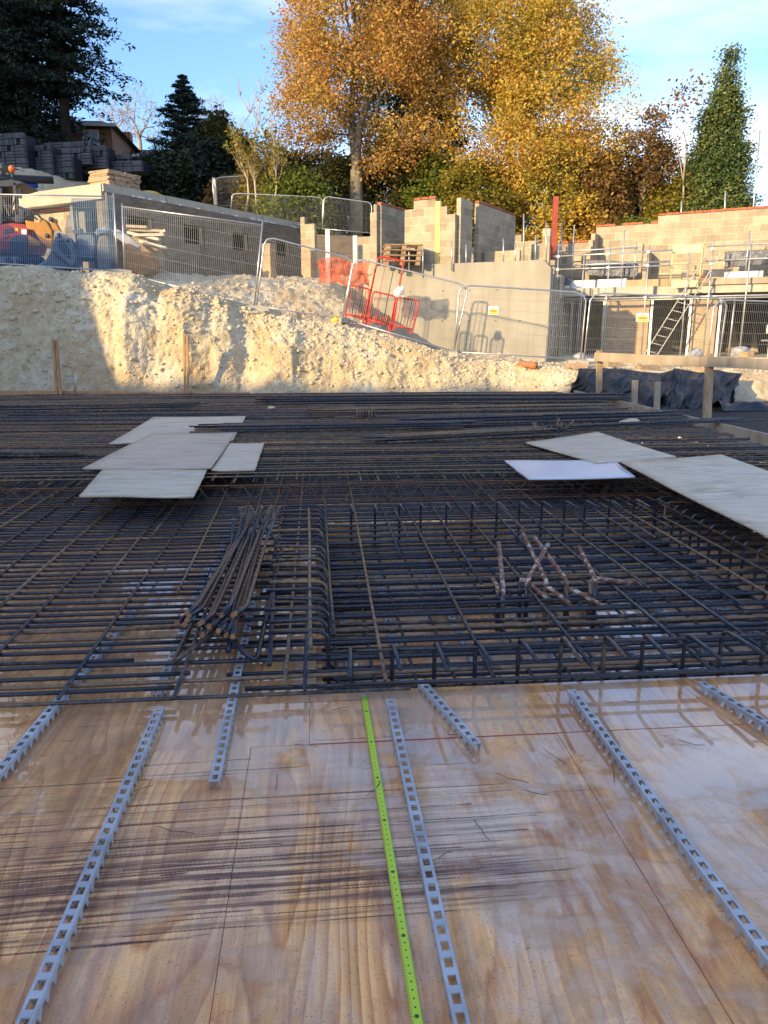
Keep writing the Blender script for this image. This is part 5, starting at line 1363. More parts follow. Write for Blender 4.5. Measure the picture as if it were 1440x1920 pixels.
# blue debris netting on the left panel
TLn, f1 = FP[1]
P = np.zeros((26, 60, 3))
for i in range(60):
    u = 0.0 + 0.985 * i / 59
    top = 0.965 if u > 0.70 else (0.50 + 0.08 * math.sin(u * 9) + 0.03 * math.sin(u * 31))
    if 0.66 < u <= 0.70: top = 0.74
    for j in range(26):
        p_ = f1(u, 0.01 + (top - 0.01) * j / 25); w_ = 0.03 * float(fbm(u * 14, j * .2, 1, 3))
        P[j, i] = (p_.x, p_.y + 0.05 + w_, p_.z)
o = obj('debris_netting', grid_mesh('debris_netting', P, MT['blue_net'])); tag(o, 'blue see through netting hung on the left fence panel', 'netting')
# grey-green cloth on the far tall fence
_, f8 = FP[8]
o = obj('fence_cloth', grid_mesh('fence_cloth', np.array([[list(f8(i / 6, .05 + .8 * (1 - .3 * i / 6) * j / 6)) for i in range(7)] for j in range(7)]), MT['grey_net'])); tag(o, 'grey green cloth on the far tall fence panel', 'netting')

# ================================================================== RED BARRIERS
def barrier(label, tl, tr, br, bl, Y, nb=5, legs=True):
    TL, TR, BR, BL = [gp(*q, Y) for q in (tl, tr, br, bl)]
    t = thing('safety_barrier', label, 'barrier', (BL + BR) / 2, 0, 'red plastic barriers')
    f = lambda u, v: lerp4(TL, TR, BL, BR, u, v)
    c = .12
    pts = [f(0, 0), f(0, 1 - c), f(.03, 1 - .03), f(c, 1), f(1 - c, 1), f(.97, .97), f(1, 1 - c), f(1, 0)]
    MB().tube(pts, 0.024, 7).build('frame', MT['red'], t, True)
    MB().tube([f(0, .06), f(1, .06)], 0.028, 7).build('bottom_rail', MT['red'], t, True)
    for i in range(1, nb + 1): MB().tube([f(i / (nb + 1), .06), f(i / (nb + 1), 1)], 0.009, 5).build('bar', MT['red' if i % 2 else 'rubber'], t, True)
    if legs:
        for u in (0.06, .94): MB().beam(f(u, .06), f(u, -.10), .05, .07, (0, 1, 0)).build('leg', MT['red'], t)
barrier('red barrier low on the left behind the leaning fence', (655, 534), (694, 542), (684, 600), (647, 592), 20.15, 5)
barrier('tall red barrier frame in the middle of the group', (709, 480), (758, 490), (733, 617), (684, 602), 20.3, 2)
barrier('short red barrier in the middle of the group', (700, 546), (742, 556), (732, 614), (690, 603), 20.1, 2)
barrier('red barrier on the right end of the group', (745, 557), (787, 564), (773, 621), (737, 613), 20.0, 5)
# orange plastic netting
def strands(P, every, r, mat, name, label):
    m = MB(); R_, C_, _ = P.shape
    for j in range(0, R_, every): m.tube([P[j, i] for i in range(0, C_)], r, 3, False)
    for i in range(0, C_, every): m.tube([P[j, i] for j in range(0, R_)], r, 3, False)
    return m
nx_, nz_ = 61, 25
P = np.zeros((nz_, nx_, 3))
for i in range(nx_):
    u = i / (nx_ - 1); x = 597 + (692 - 597) * u
    ytop = 490 - 4 * math.sin(u * 7) + (6 if u > .6 else 0) - 5 * math.sin(u * 2.5); ybot = 528 + 8 * u + 3 * math.sin(u * 13)
    for j in range(nz_):
        v = j / (nz_ - 1); p_ = gp(x + 3 * math.sin(v * 4 + u * 9), ybot + (ytop - ybot) * v, 21.6 + .12 * float(fbm(u * 6, v * 3, 0, 3)) - .6 * u)
        P[j, i] = p_
m = strands(P, 1, 0.0075, 'orange_net', '', ''); o = m.build('orange_netting', MT['orange_net']); tag(o, 'orange plastic mesh netting behind the leaning fence', 'netting')
# signs
def sign(label, cx, cy, w_, h_, Y, tilt=0.0):
    c = gp(cx, cy, Y); t = thing('warning_sign', label, 'sign', c, 0, 'site warning signs')
    W, H = w_ / F_PX * Y, h_ / F_PX * Y
    M0 = Matrix.Translation(c) @ Matrix.Rotation(-YAW, 4, 'Z') @ Matrix.Rotation(tilt, 4, 'Y')
    m = MB(); m.box((0, 0, 0), (W, 0.008, H)); m.build('plate', MT['white'], t, False, M0)
    m = MB(); m.box((0, -0.007, -H * .08), (W * .8, 0.004, H * .34)); m.build('yellow_panel', MT['yellow'], t, False, M0)
    m = MB(); m.box((0, -0.007, -H * .36), (W * .85, 0.004, H * .14)); m.build('yellow_panel', MT['yellow'], t, False, M0)
    m = MB(); m.prism([(-W * .13, H * .14), (W * .13, H * .14), (0, H * .42)], -0.010, -0.005); m.build('triangle', MT['yellow'], t, False, M0)
    for k in range(3):
        m = MB(); m.box((0, -0.0105, -H * .0 - H * .09 * k), (W * (.6 - .1 * k), 0.003, H * .035)); m.build('text_line', MT['redoxide'], t, False, M0)
sign('white and yellow warning sign on the fence before the concrete wall', 925, 582, 19, 15, 19.10)
sign('white and yellow warning sign on the fence before the open storey', 1205, 595, 24, 16, 18.95)
sign('pale sign at the right edge of the photo on the fence', 1447, 617, 20, 16, 18.8)
p = gp(749, 547, 19.8); bm = bmesh.new(); bmesh.ops.create_icosphere(bm, subdivisions=3, radius=.15)
for v in bm.verts: v.co *= 1 + .5 * float(fbm(v.co.x * 8, v.co.y * 8, v.co.z * 8)); v.co.y *= .5
me = bpy.data.meshes.new('white_bag'); bm.to_mesh(me); bm.free(); tag(obj('white_bag', me, MT['foam'], None, Matrix.Translation(p)), 'crumpled white bag hooked on the red barriers', 'bag')

# ================================================================== PALLETS AND SMALL THINGS
ps = thing('pallet_stack', 'stack of timber pallets behind the tall red barrier', 'pallets', gp(745, 500, 22.9))
pb = gp(716, 500, 23.2)
for k in range(4):
    z = pb.z + .02 + k * .145
    for i in range(6):
        m = MB(); m.box((pb.x + .55 + .02 * k, pb.y - .35 + .15 * i, z + .12), (1.1, .10, .022)); m.build('deck_board', MT['timber'], ps)
    for i in range(3):
        for j in range(3):
            m = MB(); m.box((pb.x + .1 + .45 * i + .02 * k, pb.y - .3 + .3 * j, z + .05), (.12, .12, .095)); m.build('spacer_block', MT['timber'], ps)
def pipe(label, a, b, r, mat='clay'):
    t = thing('clay_pipe', label, 'pipe', a, 0, 'clay pipes left on the bank'); d = (b - a).normalized()
    MB().tube([a, b], r, 12).build('barrel', MT[mat], t, True); MB().tube([b - d * .16, b + d * .01], r * 1.22, 12).build('socket', MT[mat], t, True)
    MB().tube([b + d * .004, b + d * .012], r * .95, 12).build('bore_shade', MT['dark'], t)  # dark disc painted for the shade inside the pipe end
pipe('clay pipe lying behind the red barriers', gp(668, 592, 20.6), gp(729, 598, 20.4), .075)
pipe('clay pipe end lying at the right end of the wall', gp(973, 682, 18.5), gp(1006, 686, 18.3), .07)
pipe('short clay pipe shard on the bank below the tilted fence', gp(773, 668, 18.75), gp(788, 680, 18.68), .04)
p = gp(629, 601, 19.5); bm = bmesh.new(); bmesh.ops.create_icosphere(bm, subdivisions=3, radius=.12)
for v in bm.verts: v.co *= 1 + .4 * float(fbm(v.co.x * 9 + 3, v.co.y * 9, v.co.z * 9)); v.co.z *= .7
me = bpy.data.meshes.new('yellow_bag'); bm.to_mesh(me); bm.free(); tag(obj('yellow_bag', me, MT['yellow'], None, Matrix.Translation(p)), 'yellow crumpled wrapper beside the fence foot', 'bag')
# ================================================================== TIMBER PROFILE, PEGS, POLYTHENE
timber('profile_post', 'left post of the timber profile, before the black polythene', 'post', gp(1124, 742, 16.6) - Vector((0, 0, .3)), gp(1124, 657, 16.6), .13, .06, 'timber', 'posts of the timber profile')
timber('profile_post', 'tall right post of the timber profile on the dark gravel', 'post', gp(1327, 779, 14.4) - Vector((0, 0, .3)), gp(1331, 664, 14.4), .15, .08, 'timber', 'posts of the timber profile')
timber('profile_board', 'long horizontal timber board on the two profile posts', 'board', gp(1115, 669, 16.52), gp(1332, 679, 14.32), .045, .19, 'timber_grey', 'boards of the timber profile')
timber('profile_board', 'horizontal timber board running out of the photo on the right', 'board', gp(1326, 678, 14.26), gp(1500, 686, 13.6), .045, .19, 'timber_grey', 'boards of the timber profile')
timber('timber_peg', 'short sawn peg before the polythene, left one', 'peg', gp(1189, 760, 15.7), gp(1191, 713, 15.7), .12, .06, 'timber_grey', 'short pegs before the polythene')
timber('timber_peg', 'short sawn peg before the polythene, right one', 'peg', gp(1231, 770, 15.2), gp(1233, 716, 15.2), .12, .06, 'timber_grey', 'short pegs before the polythene')
tops = [gp(1085, 690, 17.5), gp(1130, 690, 17.4), gp(1180, 694, 17.3), (gp(1235, 700, 17.2)), gp(1262, 690, 17.2), gp(1310, 697, 17.1), gp(1345, 695, 17.0), gp(1392, 700, 16.9)]
bots = [gp(1072, 748, 16.6), gp(1130, 756, 16.3), gp(1200, 764, 16.0), gp(1235, 770, 15.9), gp(1262, 768, 15.9), gp(1310, 768, 15.8), gp(1345, 764, 15.8), gp(1384, 757, 15.8)]
drape('polythene_sheet', 'crumpled black polythene sheet hung over the earth edge behind the timber profile', 'plastic sheet', ([Vector(q) for q in tops], [Vector(q) for q in bots]), 'polythene', 0.26, 170, 50, None, 3.0)
P = np.zeros((14, 50, 3))
for i in range(50):
    for j in range(14):
        u, v = i / 49, j / 13; c = gp(1335 + 190 * u, 764, 15.6); P[j, i] = (c.x, c.y - .5 + .7 * v, .02 + .14 * math.sin(math.pi * v) * (1 + .6 * float(fbm(u * 8, v * 3, 0, 3))))
o = obj('polythene_roll', grid_mesh('polythene_roll', P, MT['polythene'])); tag(o, 'black polythene lying in a low heap at the right edge', 'plastic sheet')
# loose slabs, blocks and bags along the top of the right bank
for i, (lab, x, y, w_, h_, mat) in enumerate((('pinkish slab lying at the left end of the right bank edge', 1079, 687, 34, 9, 'brickbuff'), ('yellowish timber offcut by the fence on the right bank', 1148, 685, 30, 9, 'timber'), ('flat pink slab on the bank edge above the polythene', 1215, 692, 40, 9, 'brickbuff'),
        ('pinkish slab right of the long flat slab on the bank', 1313, 696, 26, 8, 'brickbuff'), ('small pale block by the fence feet', 1073, 681, 11, 8, 'precast'), ('pale block pack top at the right bank', 1400, 668, 16, 11, 'brickbuff'))):
    p = gp(x, y, 18.0); L_ = w_ / F_PX * 18
    o = solid('stone_slab', lab, 'slab', (p.x - L_ / 2, p.y), (1, rr(-.2, .2), 0), L_, .3, p.z - .03, p.z - .03 + h_ / F_PX * 18, mat, 'loose slabs on the right bank')
for lab, x, y, Y, s in (('white tub behind the fence left of the timber profile', 1088, 674, 20.4, .2), ('white plastic sacks behind the fence, middle', 1305, 664, 20.6, .22), ('white plastic sacks behind the fence, right', 1388, 663, 20.4, .22)):
    bm = bmesh.new(); bmesh.ops.create_icosphere(bm, subdivisions=3, radius=s)
    for v in bm.verts: v.co *= 1 + .35 * float(fbm(v.co.x * 5 + x, v.co.y * 5, v.co.z * 5)); v.co.z *= .7
    me = bpy.data.meshes.new('white_sack'); bm.to_mesh(me); bm.free(); tag(obj('white_sack', me, MT['pale_grey'], None, Matrix.Translation(gp(x, y, Y))), lab, 'sack', 'white sacks behind the fence')

# ================================================================== DIGGERS
def px_prism(par, name, outline, Y, depth, mat, bev=0.02):
    """solid of the given side outline (surveyed at depth Y) and real thickness"""
    pts = [gp(x, y, Y) for x, y in outline]
    c = sum(pts, Vector()) / len(pts); m = MB(); n = len(pts)
    vs = [q for q in pts] + [q + Vector((0, depth, 0)) for q in pts]
    m.add(vs, [tuple(range(n)), tuple(reversed(range(n, 2 * n)))] + [(i, i + n, (i + 1) % n + n, (i + 1) % n) for i in range(n)])
    bm = bmesh.new(); me = m.mesh(name, MT[mat]); bm.from_mesh(me); bmesh.ops.recalc_face_normals(bm, faces=bm.faces[:]); bm.to_mesh(me); bm.free()
    o = obj(name, me, None, par)
    if bev: bevel(o, bev, 2)
    return o
MT['digger_red'] = simple('digger_red', (0.36, 0.035, 0.025), 0.4, 0, 0.12, 4, 0.05)
MT['digger_yellow'] = simple('digger_yellow', (0.50, 0.22, 0.02), 0.45, 0, 0.15, 4, 0.05)
MT['digger_dark'] = simple('digger_dark', (0.03, 0.04, 0.06), 0.5, 0, 0.2, 6, 0.05)
MT['bucket_steel'] = simple('worn_bucket_steel', (0.25, 0.245, 0.24), 0.5, 0.4, 0.3, 5, 0.15)
MT['bucket_dark'] = simple('dark_bucket_steel', (0.055, 0.06, 0.07), 0.5, 0.4, 0.3, 6, 0.1)
MT['bucket_rust'] = simple('rusty_bucket', (0.26, 0.135, 0.06), 0.75, 0.1, 0.4, 4, 0.15)
MT['orange_lamp'] = simple('orange_beacon', (0.75, 0.14, 0.02), 0.3, 0, 0.05, 4, 0.0)
dg = thing('mini_digger', 'red and dark mini digger with cab at the left edge, behind the netting', 'digger', gp(10, 500, 22.3))
def stadium(x0, x1, y0, y1, n=6):
    r = (y1 - y0) / 2; cy = (y0 + y1) / 2
    return [(x1 - r + r * math.cos(a), cy + r * math.sin(a)) for a in np.linspace(-math.pi / 2, math.pi / 2, n)] + [(x0 + r - r * math.cos(a), cy - r * math.sin(a)) for a in np.linspace(-math.pi / 2, math.pi / 2, n)]
for nm, x1, Y in (('track', 51, 21.9), ('track', 79, 23.2)):
    tr = px_prism(dg, nm, stadium(-70, x1, 474 if Y < 23 else 478, 501, 7), Y, .3, 'rubber', .02)
    px_prism(tr, 'track_frame', stadium(-62, x1 - 9, 481 if Y < 23 else 483, 495, 5), Y - .02, .05, 'bucket_steel', 0)
    for x in (x1 - 14, x1 - 34):
        c = gp(x, 489, Y - .03); MB().tube([c, c + Vector((0, .06, 0))], .10, 12).build('roller', MT['bucket_dark'], tr, True)
px_prism(dg, 'body', [(-70, 470), (-70, 424), (0, 421), (20, 418), (47, 420), (52, 428), (54, 452), (48, 470)], 22.0, 1.5, 'digger_red', .03)
px_prism(dg, 'engine_vent', [(5, 437), (12, 429), (24, 427), (24, 435), (8, 440)], 21.985, .03, 'digger_dark', 0)
px_prism(dg, 'engine_vent', [(5, 446), (17, 441), (17, 446), (8, 449)], 21.985, .03, 'digger_dark', 0)
px_prism(dg, 'lower_panel', [(17, 470), (17, 452), (26, 441), (46, 441), (52, 452), (50, 472)], 21.98, .03, 'digger_dark', 0)
px_prism(dg, 'data_label', [(40, 429), (50, 430), (50, 440), (40, 439)], 21.975, .01, 'white', 0)
px_prism(dg, 'data_label', [(28, 427), (34, 428), (34, 434), (28, 433)], 21.985, .01, 'yellow', 0)
for nm, o_ in (('cab_pillar', [(-2, 420), (4, 420), (4, 352), (-2, 352)]), ('cab_pillar', [(28, 405), (36, 402), (30, 342), (24, 342)]), ('cab_roof', [(-70, 352), (-70, 345), (22, 336), (40, 340), (42, 344), (20, 350)])):
    px_prism(dg, nm, o_, 22.1, 1.2 if 'roof' in nm else .08, 'digger_dark', .015)
px_prism(dg, 'cab_glass', [(-60, 420), (22, 405), (5, 355), (-60, 352)], 22.2, .02, 'cabglass', 0)
px_prism(dg, 'cab_rear', [(-70, 418), (26, 414), (42, 412), (42, 390), (28, 382), (26, 400), (-70, 410)], 22.25, .9, 'digger_dark', .02)
px_prism(dg, 'cab_back', [(-60, 420), (3, 420), (20, 408), (26, 345), (-60, 350)], 23.3, .06, 'digger_dark', .01)
px_prism(dg, 'door_rail', [(-60, 392), (24, 386), (24, 389), (-60, 396)], 22.15, .05, 'digger_dark', .005)
px_prism(dg, 'hand_rail', [(18, 400), (20, 400), (32, 362), (30, 361)], 22.05, .04, 'rubber', .005)
px_prism(dg, 'exhaust_box', [(28, 418), (44, 418), (46, 396), (38, 388), (28, 390)], 22.1, .5, 'digger_dark', .03)
px_prism(dg, 'window_bar', [(-6, 352), (-3, 352), (20, 405), (16, 406)], 22.12, .05, 'digger_dark', .005)
px_prism(dg, 'mirror', [(33, 352), (41, 354), (40, 372), (33, 371)], 21.95, .06, 'rubber', .01)
px_prism(dg, 'seat', [(2, 410), (14, 410), (10, 380), (2, 378)], 22.6, .4, 'digger_dark', .03)
c = gp(22, 317, 22.6); bm = bmesh.new(); bmesh.ops.create_uvsphere(bm, u_segments=12, v_segments=8, radius=.085)
for v in bm.verts: v.co.z *= 1.15
me = bpy.data.meshes.new('beacon'); bm.to_mesh(me); bm.free(); be = obj('beacon', me, MT['orange_lamp'], dg, Matrix.Translation(c))
MB().tube([c - Vector((0, 0, .06)), c - Vector((0, 0, .28))], .035, 8).build('beacon_stem', MT['digger_dark'], be, True)
dy = thing('yellow_digger', 'orange yellow digger arm with a large grey bucket behind the blue netting', 'digger arm', gp(100, 505, 21.6))
px_prism(dy, 'dipper', [(46, 412), (70, 417), (78, 409), (85, 412), (97, 432), (99, 468), (88, 464), (74, 450), (64, 432), (50, 430)], 22.0, .32, 'digger_yellow', .03)
px_prism(dy, 'link_arm', [(93, 409), (100, 408), (104, 417), (113, 434), (98, 432)], 22.05, .2, 'digger_yellow', .02)
px_prism(dy, 'lower_panel', [(53, 440), (72, 452), (76, 462), (54, 460)], 22.0, .3, 'digger_yellow', .02)
for x, y in ((95, 411), (88, 442)):
    c = gp(x, y, 21.97); MB().tube([c, c + Vector((0, .4, 0))], .06, 10).build('pin', MT['bucket_dark'], dy, True)
bk_ = px_prism(dy, 'bucket', [(100, 445), (104, 436), (118, 441), (129, 452), (137, 465), (142, 480), (139, 493), (130, 503), (112, 508), (68, 503), (72, 496), (86, 486), (94, 472)], 21.5, .75, 'bucket_steel', .03)
px_prism(bk_, 'bracket', [(101, 446), (102, 433), (112, 432), (134, 451), (137, 465), (128, 452), (114, 443)], 21.46, .06, 'pale_grey', .01)
for k in range(5):
    x = 70 + k * 2.2; c0 = gp(69, 502, 21.52 + k * .16); MB().beam(c0 + Vector((.08, 0, 0)), c0 + Vector((-.10, 0, -.02)), .06, .04).build('tooth', MT['pale_grey'], bk_)
px_prism(bk_, 'side_rib', [(96, 474), (100, 470), (132, 497), (128, 502)], 21.47, .05, 'bucket_dark', .01)
px_prism(bk_, 'side_plate', [(104, 452), (118, 450), (130, 470), (132, 486), (122, 480), (108, 462)], 21.475, .04, 'bucket_dark', .01)
px_prism(bk_, 'cutting_edge', [(66, 504), (68, 498), (88, 486), (90, 490), (74, 501)], 21.46, .8, 'pale_grey', .01)
for k_, (x_, y_) in enumerate(((110, 440), (127, 452))):
    c = gp(x_, y_, 21.44); MB().tube([c, c + Vector((0, .08, 0))], .05, 10).build('bolt', MT['bucket_dark'], bk_, True)
# hydraulic hoses
for pts in ([(50, 402), (60, 396), (72, 404), (80, 412)], [(46, 406), (58, 402), (70, 412)]):
    MB().tube([gp(x_, y_, 21.95) for x_, y_ in pts], .025, 6).build('hose', MT['rubber'], dy, True)
def rrect(x0, x1, y0, y1, r, n=4):
    o_ = []
    for cx, cy, a0 in ((x1 - r, y0 + r, -90), (x1 - r, y1 - r, 0), (x0 + r, y1 - r, 90), (x0 + r, y0 + r, 180)):
        o_ += [(cx + r * math.cos(R(a0 + 90 * k / n)), cy + r * math.sin(R(a0 + 90 * k / n))) for k in range(n + 1)]
    return o_
t = thing('digger_bucket', 'dark rounded digging bucket standing right of the grey bucket', 'bucket', gp(160, 490, 21.9))
px_prism(t, 'shell', rrect(143, 178, 436, 488, 8), 21.9, .5, 'bucket_dark', .03); px_prism(t, 'rim', rrect(145, 176, 440, 484, 7), 21.86, .05, 'bucket_steel', .01)
px_prism(t, 'ear', [(134, 433), (150, 427), (152, 436), (140, 440)], 21.9, .3, 'bucket_steel', .01)
t = thing('rubble_bag', 'pale rubble bag with loose plastic behind the blue netting', 'bag', gp(192, 505, 21.7))
px_prism(t, 'bag_body', [(182, 508), (180, 470), (183, 445), (196, 438), (206, 446), (208, 508)], 21.9, .7, 'timber_grey', .06)
px_prism(t, 'loose_top', [(176, 436), (182, 427), (190, 429), (196, 422), (203, 427), (208, 432), (198, 438), (188, 437), (182, 442)], 21.85, .6, 'pale_grey', .04)
t = thing('rusty_bucket', 'rusty brown digger bucket on a white arm behind the fence gap', 'bucket', gp(258, 516, 21.4))
px_prism(t, 'shell', [(228, 462), (240, 455), (262, 470), (280, 472), (289, 485), (289, 503), (278, 514), (252, 517), (234, 512), (229, 495)], 21.6, .8, 'bucket_rust', .05)
px_prism(t, 'arm', [(208, 432), (222, 430), (246, 446), (262, 462), (256, 470), (236, 458), (214, 444)], 21.9, .25, 'pale_grey', .02)
tp_ = thing('timber_pile', 'loose pile of pale planks behind the long sagging fence', 'timber pile', gp(270, 480, 23))
for k, (x0, y0, x1, y1) in enumerate(((240, 436, 299, 449), (244, 431, 305, 433), (262, 452, 312, 465), (238, 424, 276, 426), (250, 441, 308, 440), (236, 446, 262, 470), (300, 436, 310, 432))):
    MB().beam(gp(x0, y0, 23.2 - .05 * k), gp(x1, y1, 22.9), .12, .07).build('plank', MT['timber_grey' if k % 2 else 'ply_pale'], tp_)
# extra rubble support for the pile so that it rests on something
px_prism(tp_, 'bearer', [(244, 500), (300, 498), (296, 452), (248, 440)], 23.3, .6, 'brick_buff', .02)

# ================================================================== HOUSES BEHIND
def house(label, x0, x1, ye, yb, Y, depth, ridge, wins_, chim=None, rz=0.0):
    a, b = gp(x0, ye, Y), gp(x1, ye, Y); zb_ = gp(x0, yb, Y).z - 3
    t = thing('brick_house', label, 'house', (a + b) / 2, 0, 'brick houses behind the site'); W = b.x - a.x
    m = MB(); m.box(((a.x + b.x) / 2, Y + depth / 2, (zb_ + a.z) / 2), (W, depth, a.z - zb_)); m.build('wall', MT['brick_house'], t)
    zr = gp(x0, ridge, Y).z
    e = .35; m = MB()
    v = [(a.x - e, Y - e, a.z - .05), (b.x + e, Y - e, a.z - .05), (b.x + e, Y + depth + e, a.z - .05), (a.x - e, Y + depth + e, a.z - .05), (a.x + W * .28, Y + depth / 2, zr), (b.x - W * .28, Y + depth / 2, zr)]
    m.add(v, [(0, 1, 5, 4), (1, 2, 5), (2, 3, 4, 5), (3, 0, 4), (3, 2, 1, 0)]); rf = m.build('roof', MT['rooftile'], t)
    m = MB(); m.box(((a.x + b.x) / 2, Y - e - .02, a.z - .02), (W + 2 * e, .03, .16)); m.build('gutter', MT['white'], t)
    for (wx0, wy0, wx1, wy1) in wins_:
        p0, p1 = gp(wx0, wy1, Y), gp(wx1, wy0, Y)
        m = MB(); m.box(((p0.x + p1.x) / 2, Y - .02, (p0.z + p1.z) / 2), (p1.x - p0.x, .08, p1.z - p0.z)); wn_ = m.build('window', MT['white'], t)
        n_ = 2; ww = (p1.x - p0.x - .08) / n_
        for k in range(n_):
            m = MB(); m.box((p0.x + .05 + ww * (k + .5), Y - .062, (p0.z + p1.z) / 2), (ww - .05, .02, p1.z - p0.z - .14)); m.build('pane', MT['glass'], wn_)
    if chim:
        p0, p1 = gp(chim[0], chim[3], Y + depth / 2), gp(chim[2], chim[1], Y + depth / 2)
        m = MB(); m.box(((p0.x + p1.x) / 2, Y + depth / 2, (p0.z + p1.z) / 2), (p1.x - p0.x, .7, p1.z - p0.z)); m.build('chimney', MT['brick_house'], rf)
house('brick house with a white window behind the dark conifers', 20, 208, 232, 300, 46, 8, 186, [(157, 244, 185, 276), (60, 246, 90, 276)])
house('lower brick house with a chimney behind the spruce', 204, 342, 292, 330, 50, 7, 254, [(300, 296, 312, 306), (346, 300, 352, 308)], (224, 250, 246, 285))
# ================================================================== TREES
def leaves(pts, rad, n, size, mat, name, par, flat=0.7, up=0.35, aspect=1.7):
    """n small pointed leaf faces scattered round each point"""
    pts = np.asarray(pts, float); k = len(pts)
    idx = np.repeat(np.arange(k), n); N_ = len(idx)
    rad = np.broadcast_to(np.asarray(rad, float), (k,))[idx]
    off = RNG.normal(size=(N_, 3)) * rad[:, None] * np.array([1, 1, flat]) * 0.6
    c = pts[idx] + off
    a = RNG.normal(size=(N_, 3)); a[:, 2] *= 0.6; a /= np.linalg.norm(a, axis=1)[:, None]
    b = RNG.normal(size=(N_, 3)); b[:, 2] += up; b = np.cross(a, b); b /= np.linalg.norm(b, axis=1)[:, None] + 1e-9
    s = size * RNG.uniform(0.6, 1.35, N_)[:, None]
    A = a * s * aspect / 2; B = b * s / 2
    V = np.stack([c - A, c + B, c + A, c - B], 1).reshape(-1, 3)
    Q = np.arange(N_ * 4).reshape(-1, 4)
    return obj(name, np_mesh(name, V, Q, MT[mat]), None, par)
class Skel:
    def __init__(s): s.mb = MB(); s.tips = []; s.lv = []
    def grow(s, p, d, L, r, lev, maxlev, spread, ups, kids=3, wig=0.16, keep=0.82, bound=None):
        n = 3; pts = [p]; q = p.copy(); dd = d.copy()
        for i in range(n):
            dd = (dd + Vector((rr(-wig, wig), rr(-wig, wig), rr(-wig, wig) + ups * 0.10))).normalized()
            q = q + dd * (L / n); pts.append(q.copy())
        r1 = r * 0.62
        s.mb.tube(pts, r, 8 if lev == 0 else (6 if lev < 2 else (4 if lev < 4 else 3)), lev < 2, [r, r * .86, r * .74, r1])
        if lev >= maxlev - 2:
            s.tips.append(tuple(pts[-1])); s.lv.append(lev)
            if lev >= maxlev - 1: s.tips.append(tuple(pts[2])); s.lv.append(lev)
        if lev >= maxlev: return
        kk = kids if lev else kids + 1
        for k in range(kk):
            az = 2 * math.pi * (k + rr(-.3, .3)) / kk + lev * 1.3
            side = dd.orthogonal().normalized(); side.rotate(Matrix.Rotation(az, 3, dd))
            sp = spread * rr(0.65, 1.25) * (0.55 if k == 0 else 1)
            nd = (dd + side * math.tan(min(1.25, sp)) + Vector((0, 0, ups * .25))).normalized()
            st = pts[-1] if k < 2 or lev == 0 else pts[2]
            if bound is not None and bound(st): continue
            s.grow(Vector(st), nd, L * keep * rr(.8, 1.15), r1 * (0.85 if k else 1), lev + 1, maxlev, spread, ups, kids, wig, keep, bound)
def tree(name, label, cat, base, H, trunk, r, leafmat, nleaf, lsize, lrad, maxlev=5, spread=0.6, ups=0.5, kids=3, keep=0.78, bark='bark', first=None, group=None, seed=1, lean=(0, 0), clip=None):
    random.seed(seed)
    t = thing(name, label, cat, base, 0, group)
    s = Skel(); b = Vector(base) - Vector((0, 0, .4)); d0 = Vector((lean[0], lean[1], 1)).normalized()
    s.grow(b, d0, trunk, r, 0, maxlev, spread, ups, kids, 0.10, keep)
    s.mb.build('trunk', MT[bark], t, True)
    if leafmat:
        P_ = np.array(s.tips)
        if clip is not None: P_ = P_[clip(P_)]
        leaves(P_, lrad, nleaf, lsize, leafmat, 'crown', t)
    return t
def blob_tree(name, label, cat, base, lobes, nclump, nleaf, lsize, mat, group=None, trunk=True, seed=3, crad=0.45, shell=0.75, bark='bark'):
    """bushy crown: clumps spread through the lobes' volume (denser at the shell), limbs reaching to them"""
    random.seed(seed); t = thing(name, label, cat, base, 0, group)
    W_ = np.array([l[3] * l[4] * l[5] for l in lobes]) ** .67; W_ = W_ / W_.sum(); C = []
    for (lx, ly, lz, a, b, c), wgt in zip(lobes, W_):
        k = int(nclump * wgt) + 1; u = RNG.normal(size=(k, 3)); u /= np.linalg.norm(u, axis=1)[:, None]
        rad = (RNG.uniform(0, 1, k) ** (1 / 3)) * (1 - shell) + shell * RNG.uniform(.75, 1.08, k)
        q = u * rad[:, None]
        q = q * (1 + .22 * fbm(u[:, 0] * 2.5 + lx, u[:, 1] * 2.5, u[:, 2] * 2.5, 3))[:, None]
        C.append(q * np.array([a, b, c]) + np.array([base[0] + lx, base[1] + ly, base[2] + lz]))
    C = np.concatenate(C)
    m = MB()
    if trunk:
        top = max(l[2] for l in lobes); m.tube([Vector(base) - Vector((0, 0, .3)), Vector(base) + Vector((.1, 0, top * .5)), Vector(base) + Vector((0, .1, top))], .1, 7, True, [.16, .12, .05])
        for i in range(0, len(C), max(1, len(C) // 60)):
            p_ = Vector(C[i]); s_ = Vector(base) + Vector((0, 0, max(.2, (p_.z - base[2]) * .5)))
            m.tube([s_, (s_ + p_) / 2 + Vector((rr(-.1, .1), rr(-.1, .1), .15)), p_], .03, 4, False, [.045, .03, .012])
        m.build('trunk', MT[bark], t, True)
    leaves(C, crad, nleaf, lsize, mat, 'crown', t); return t
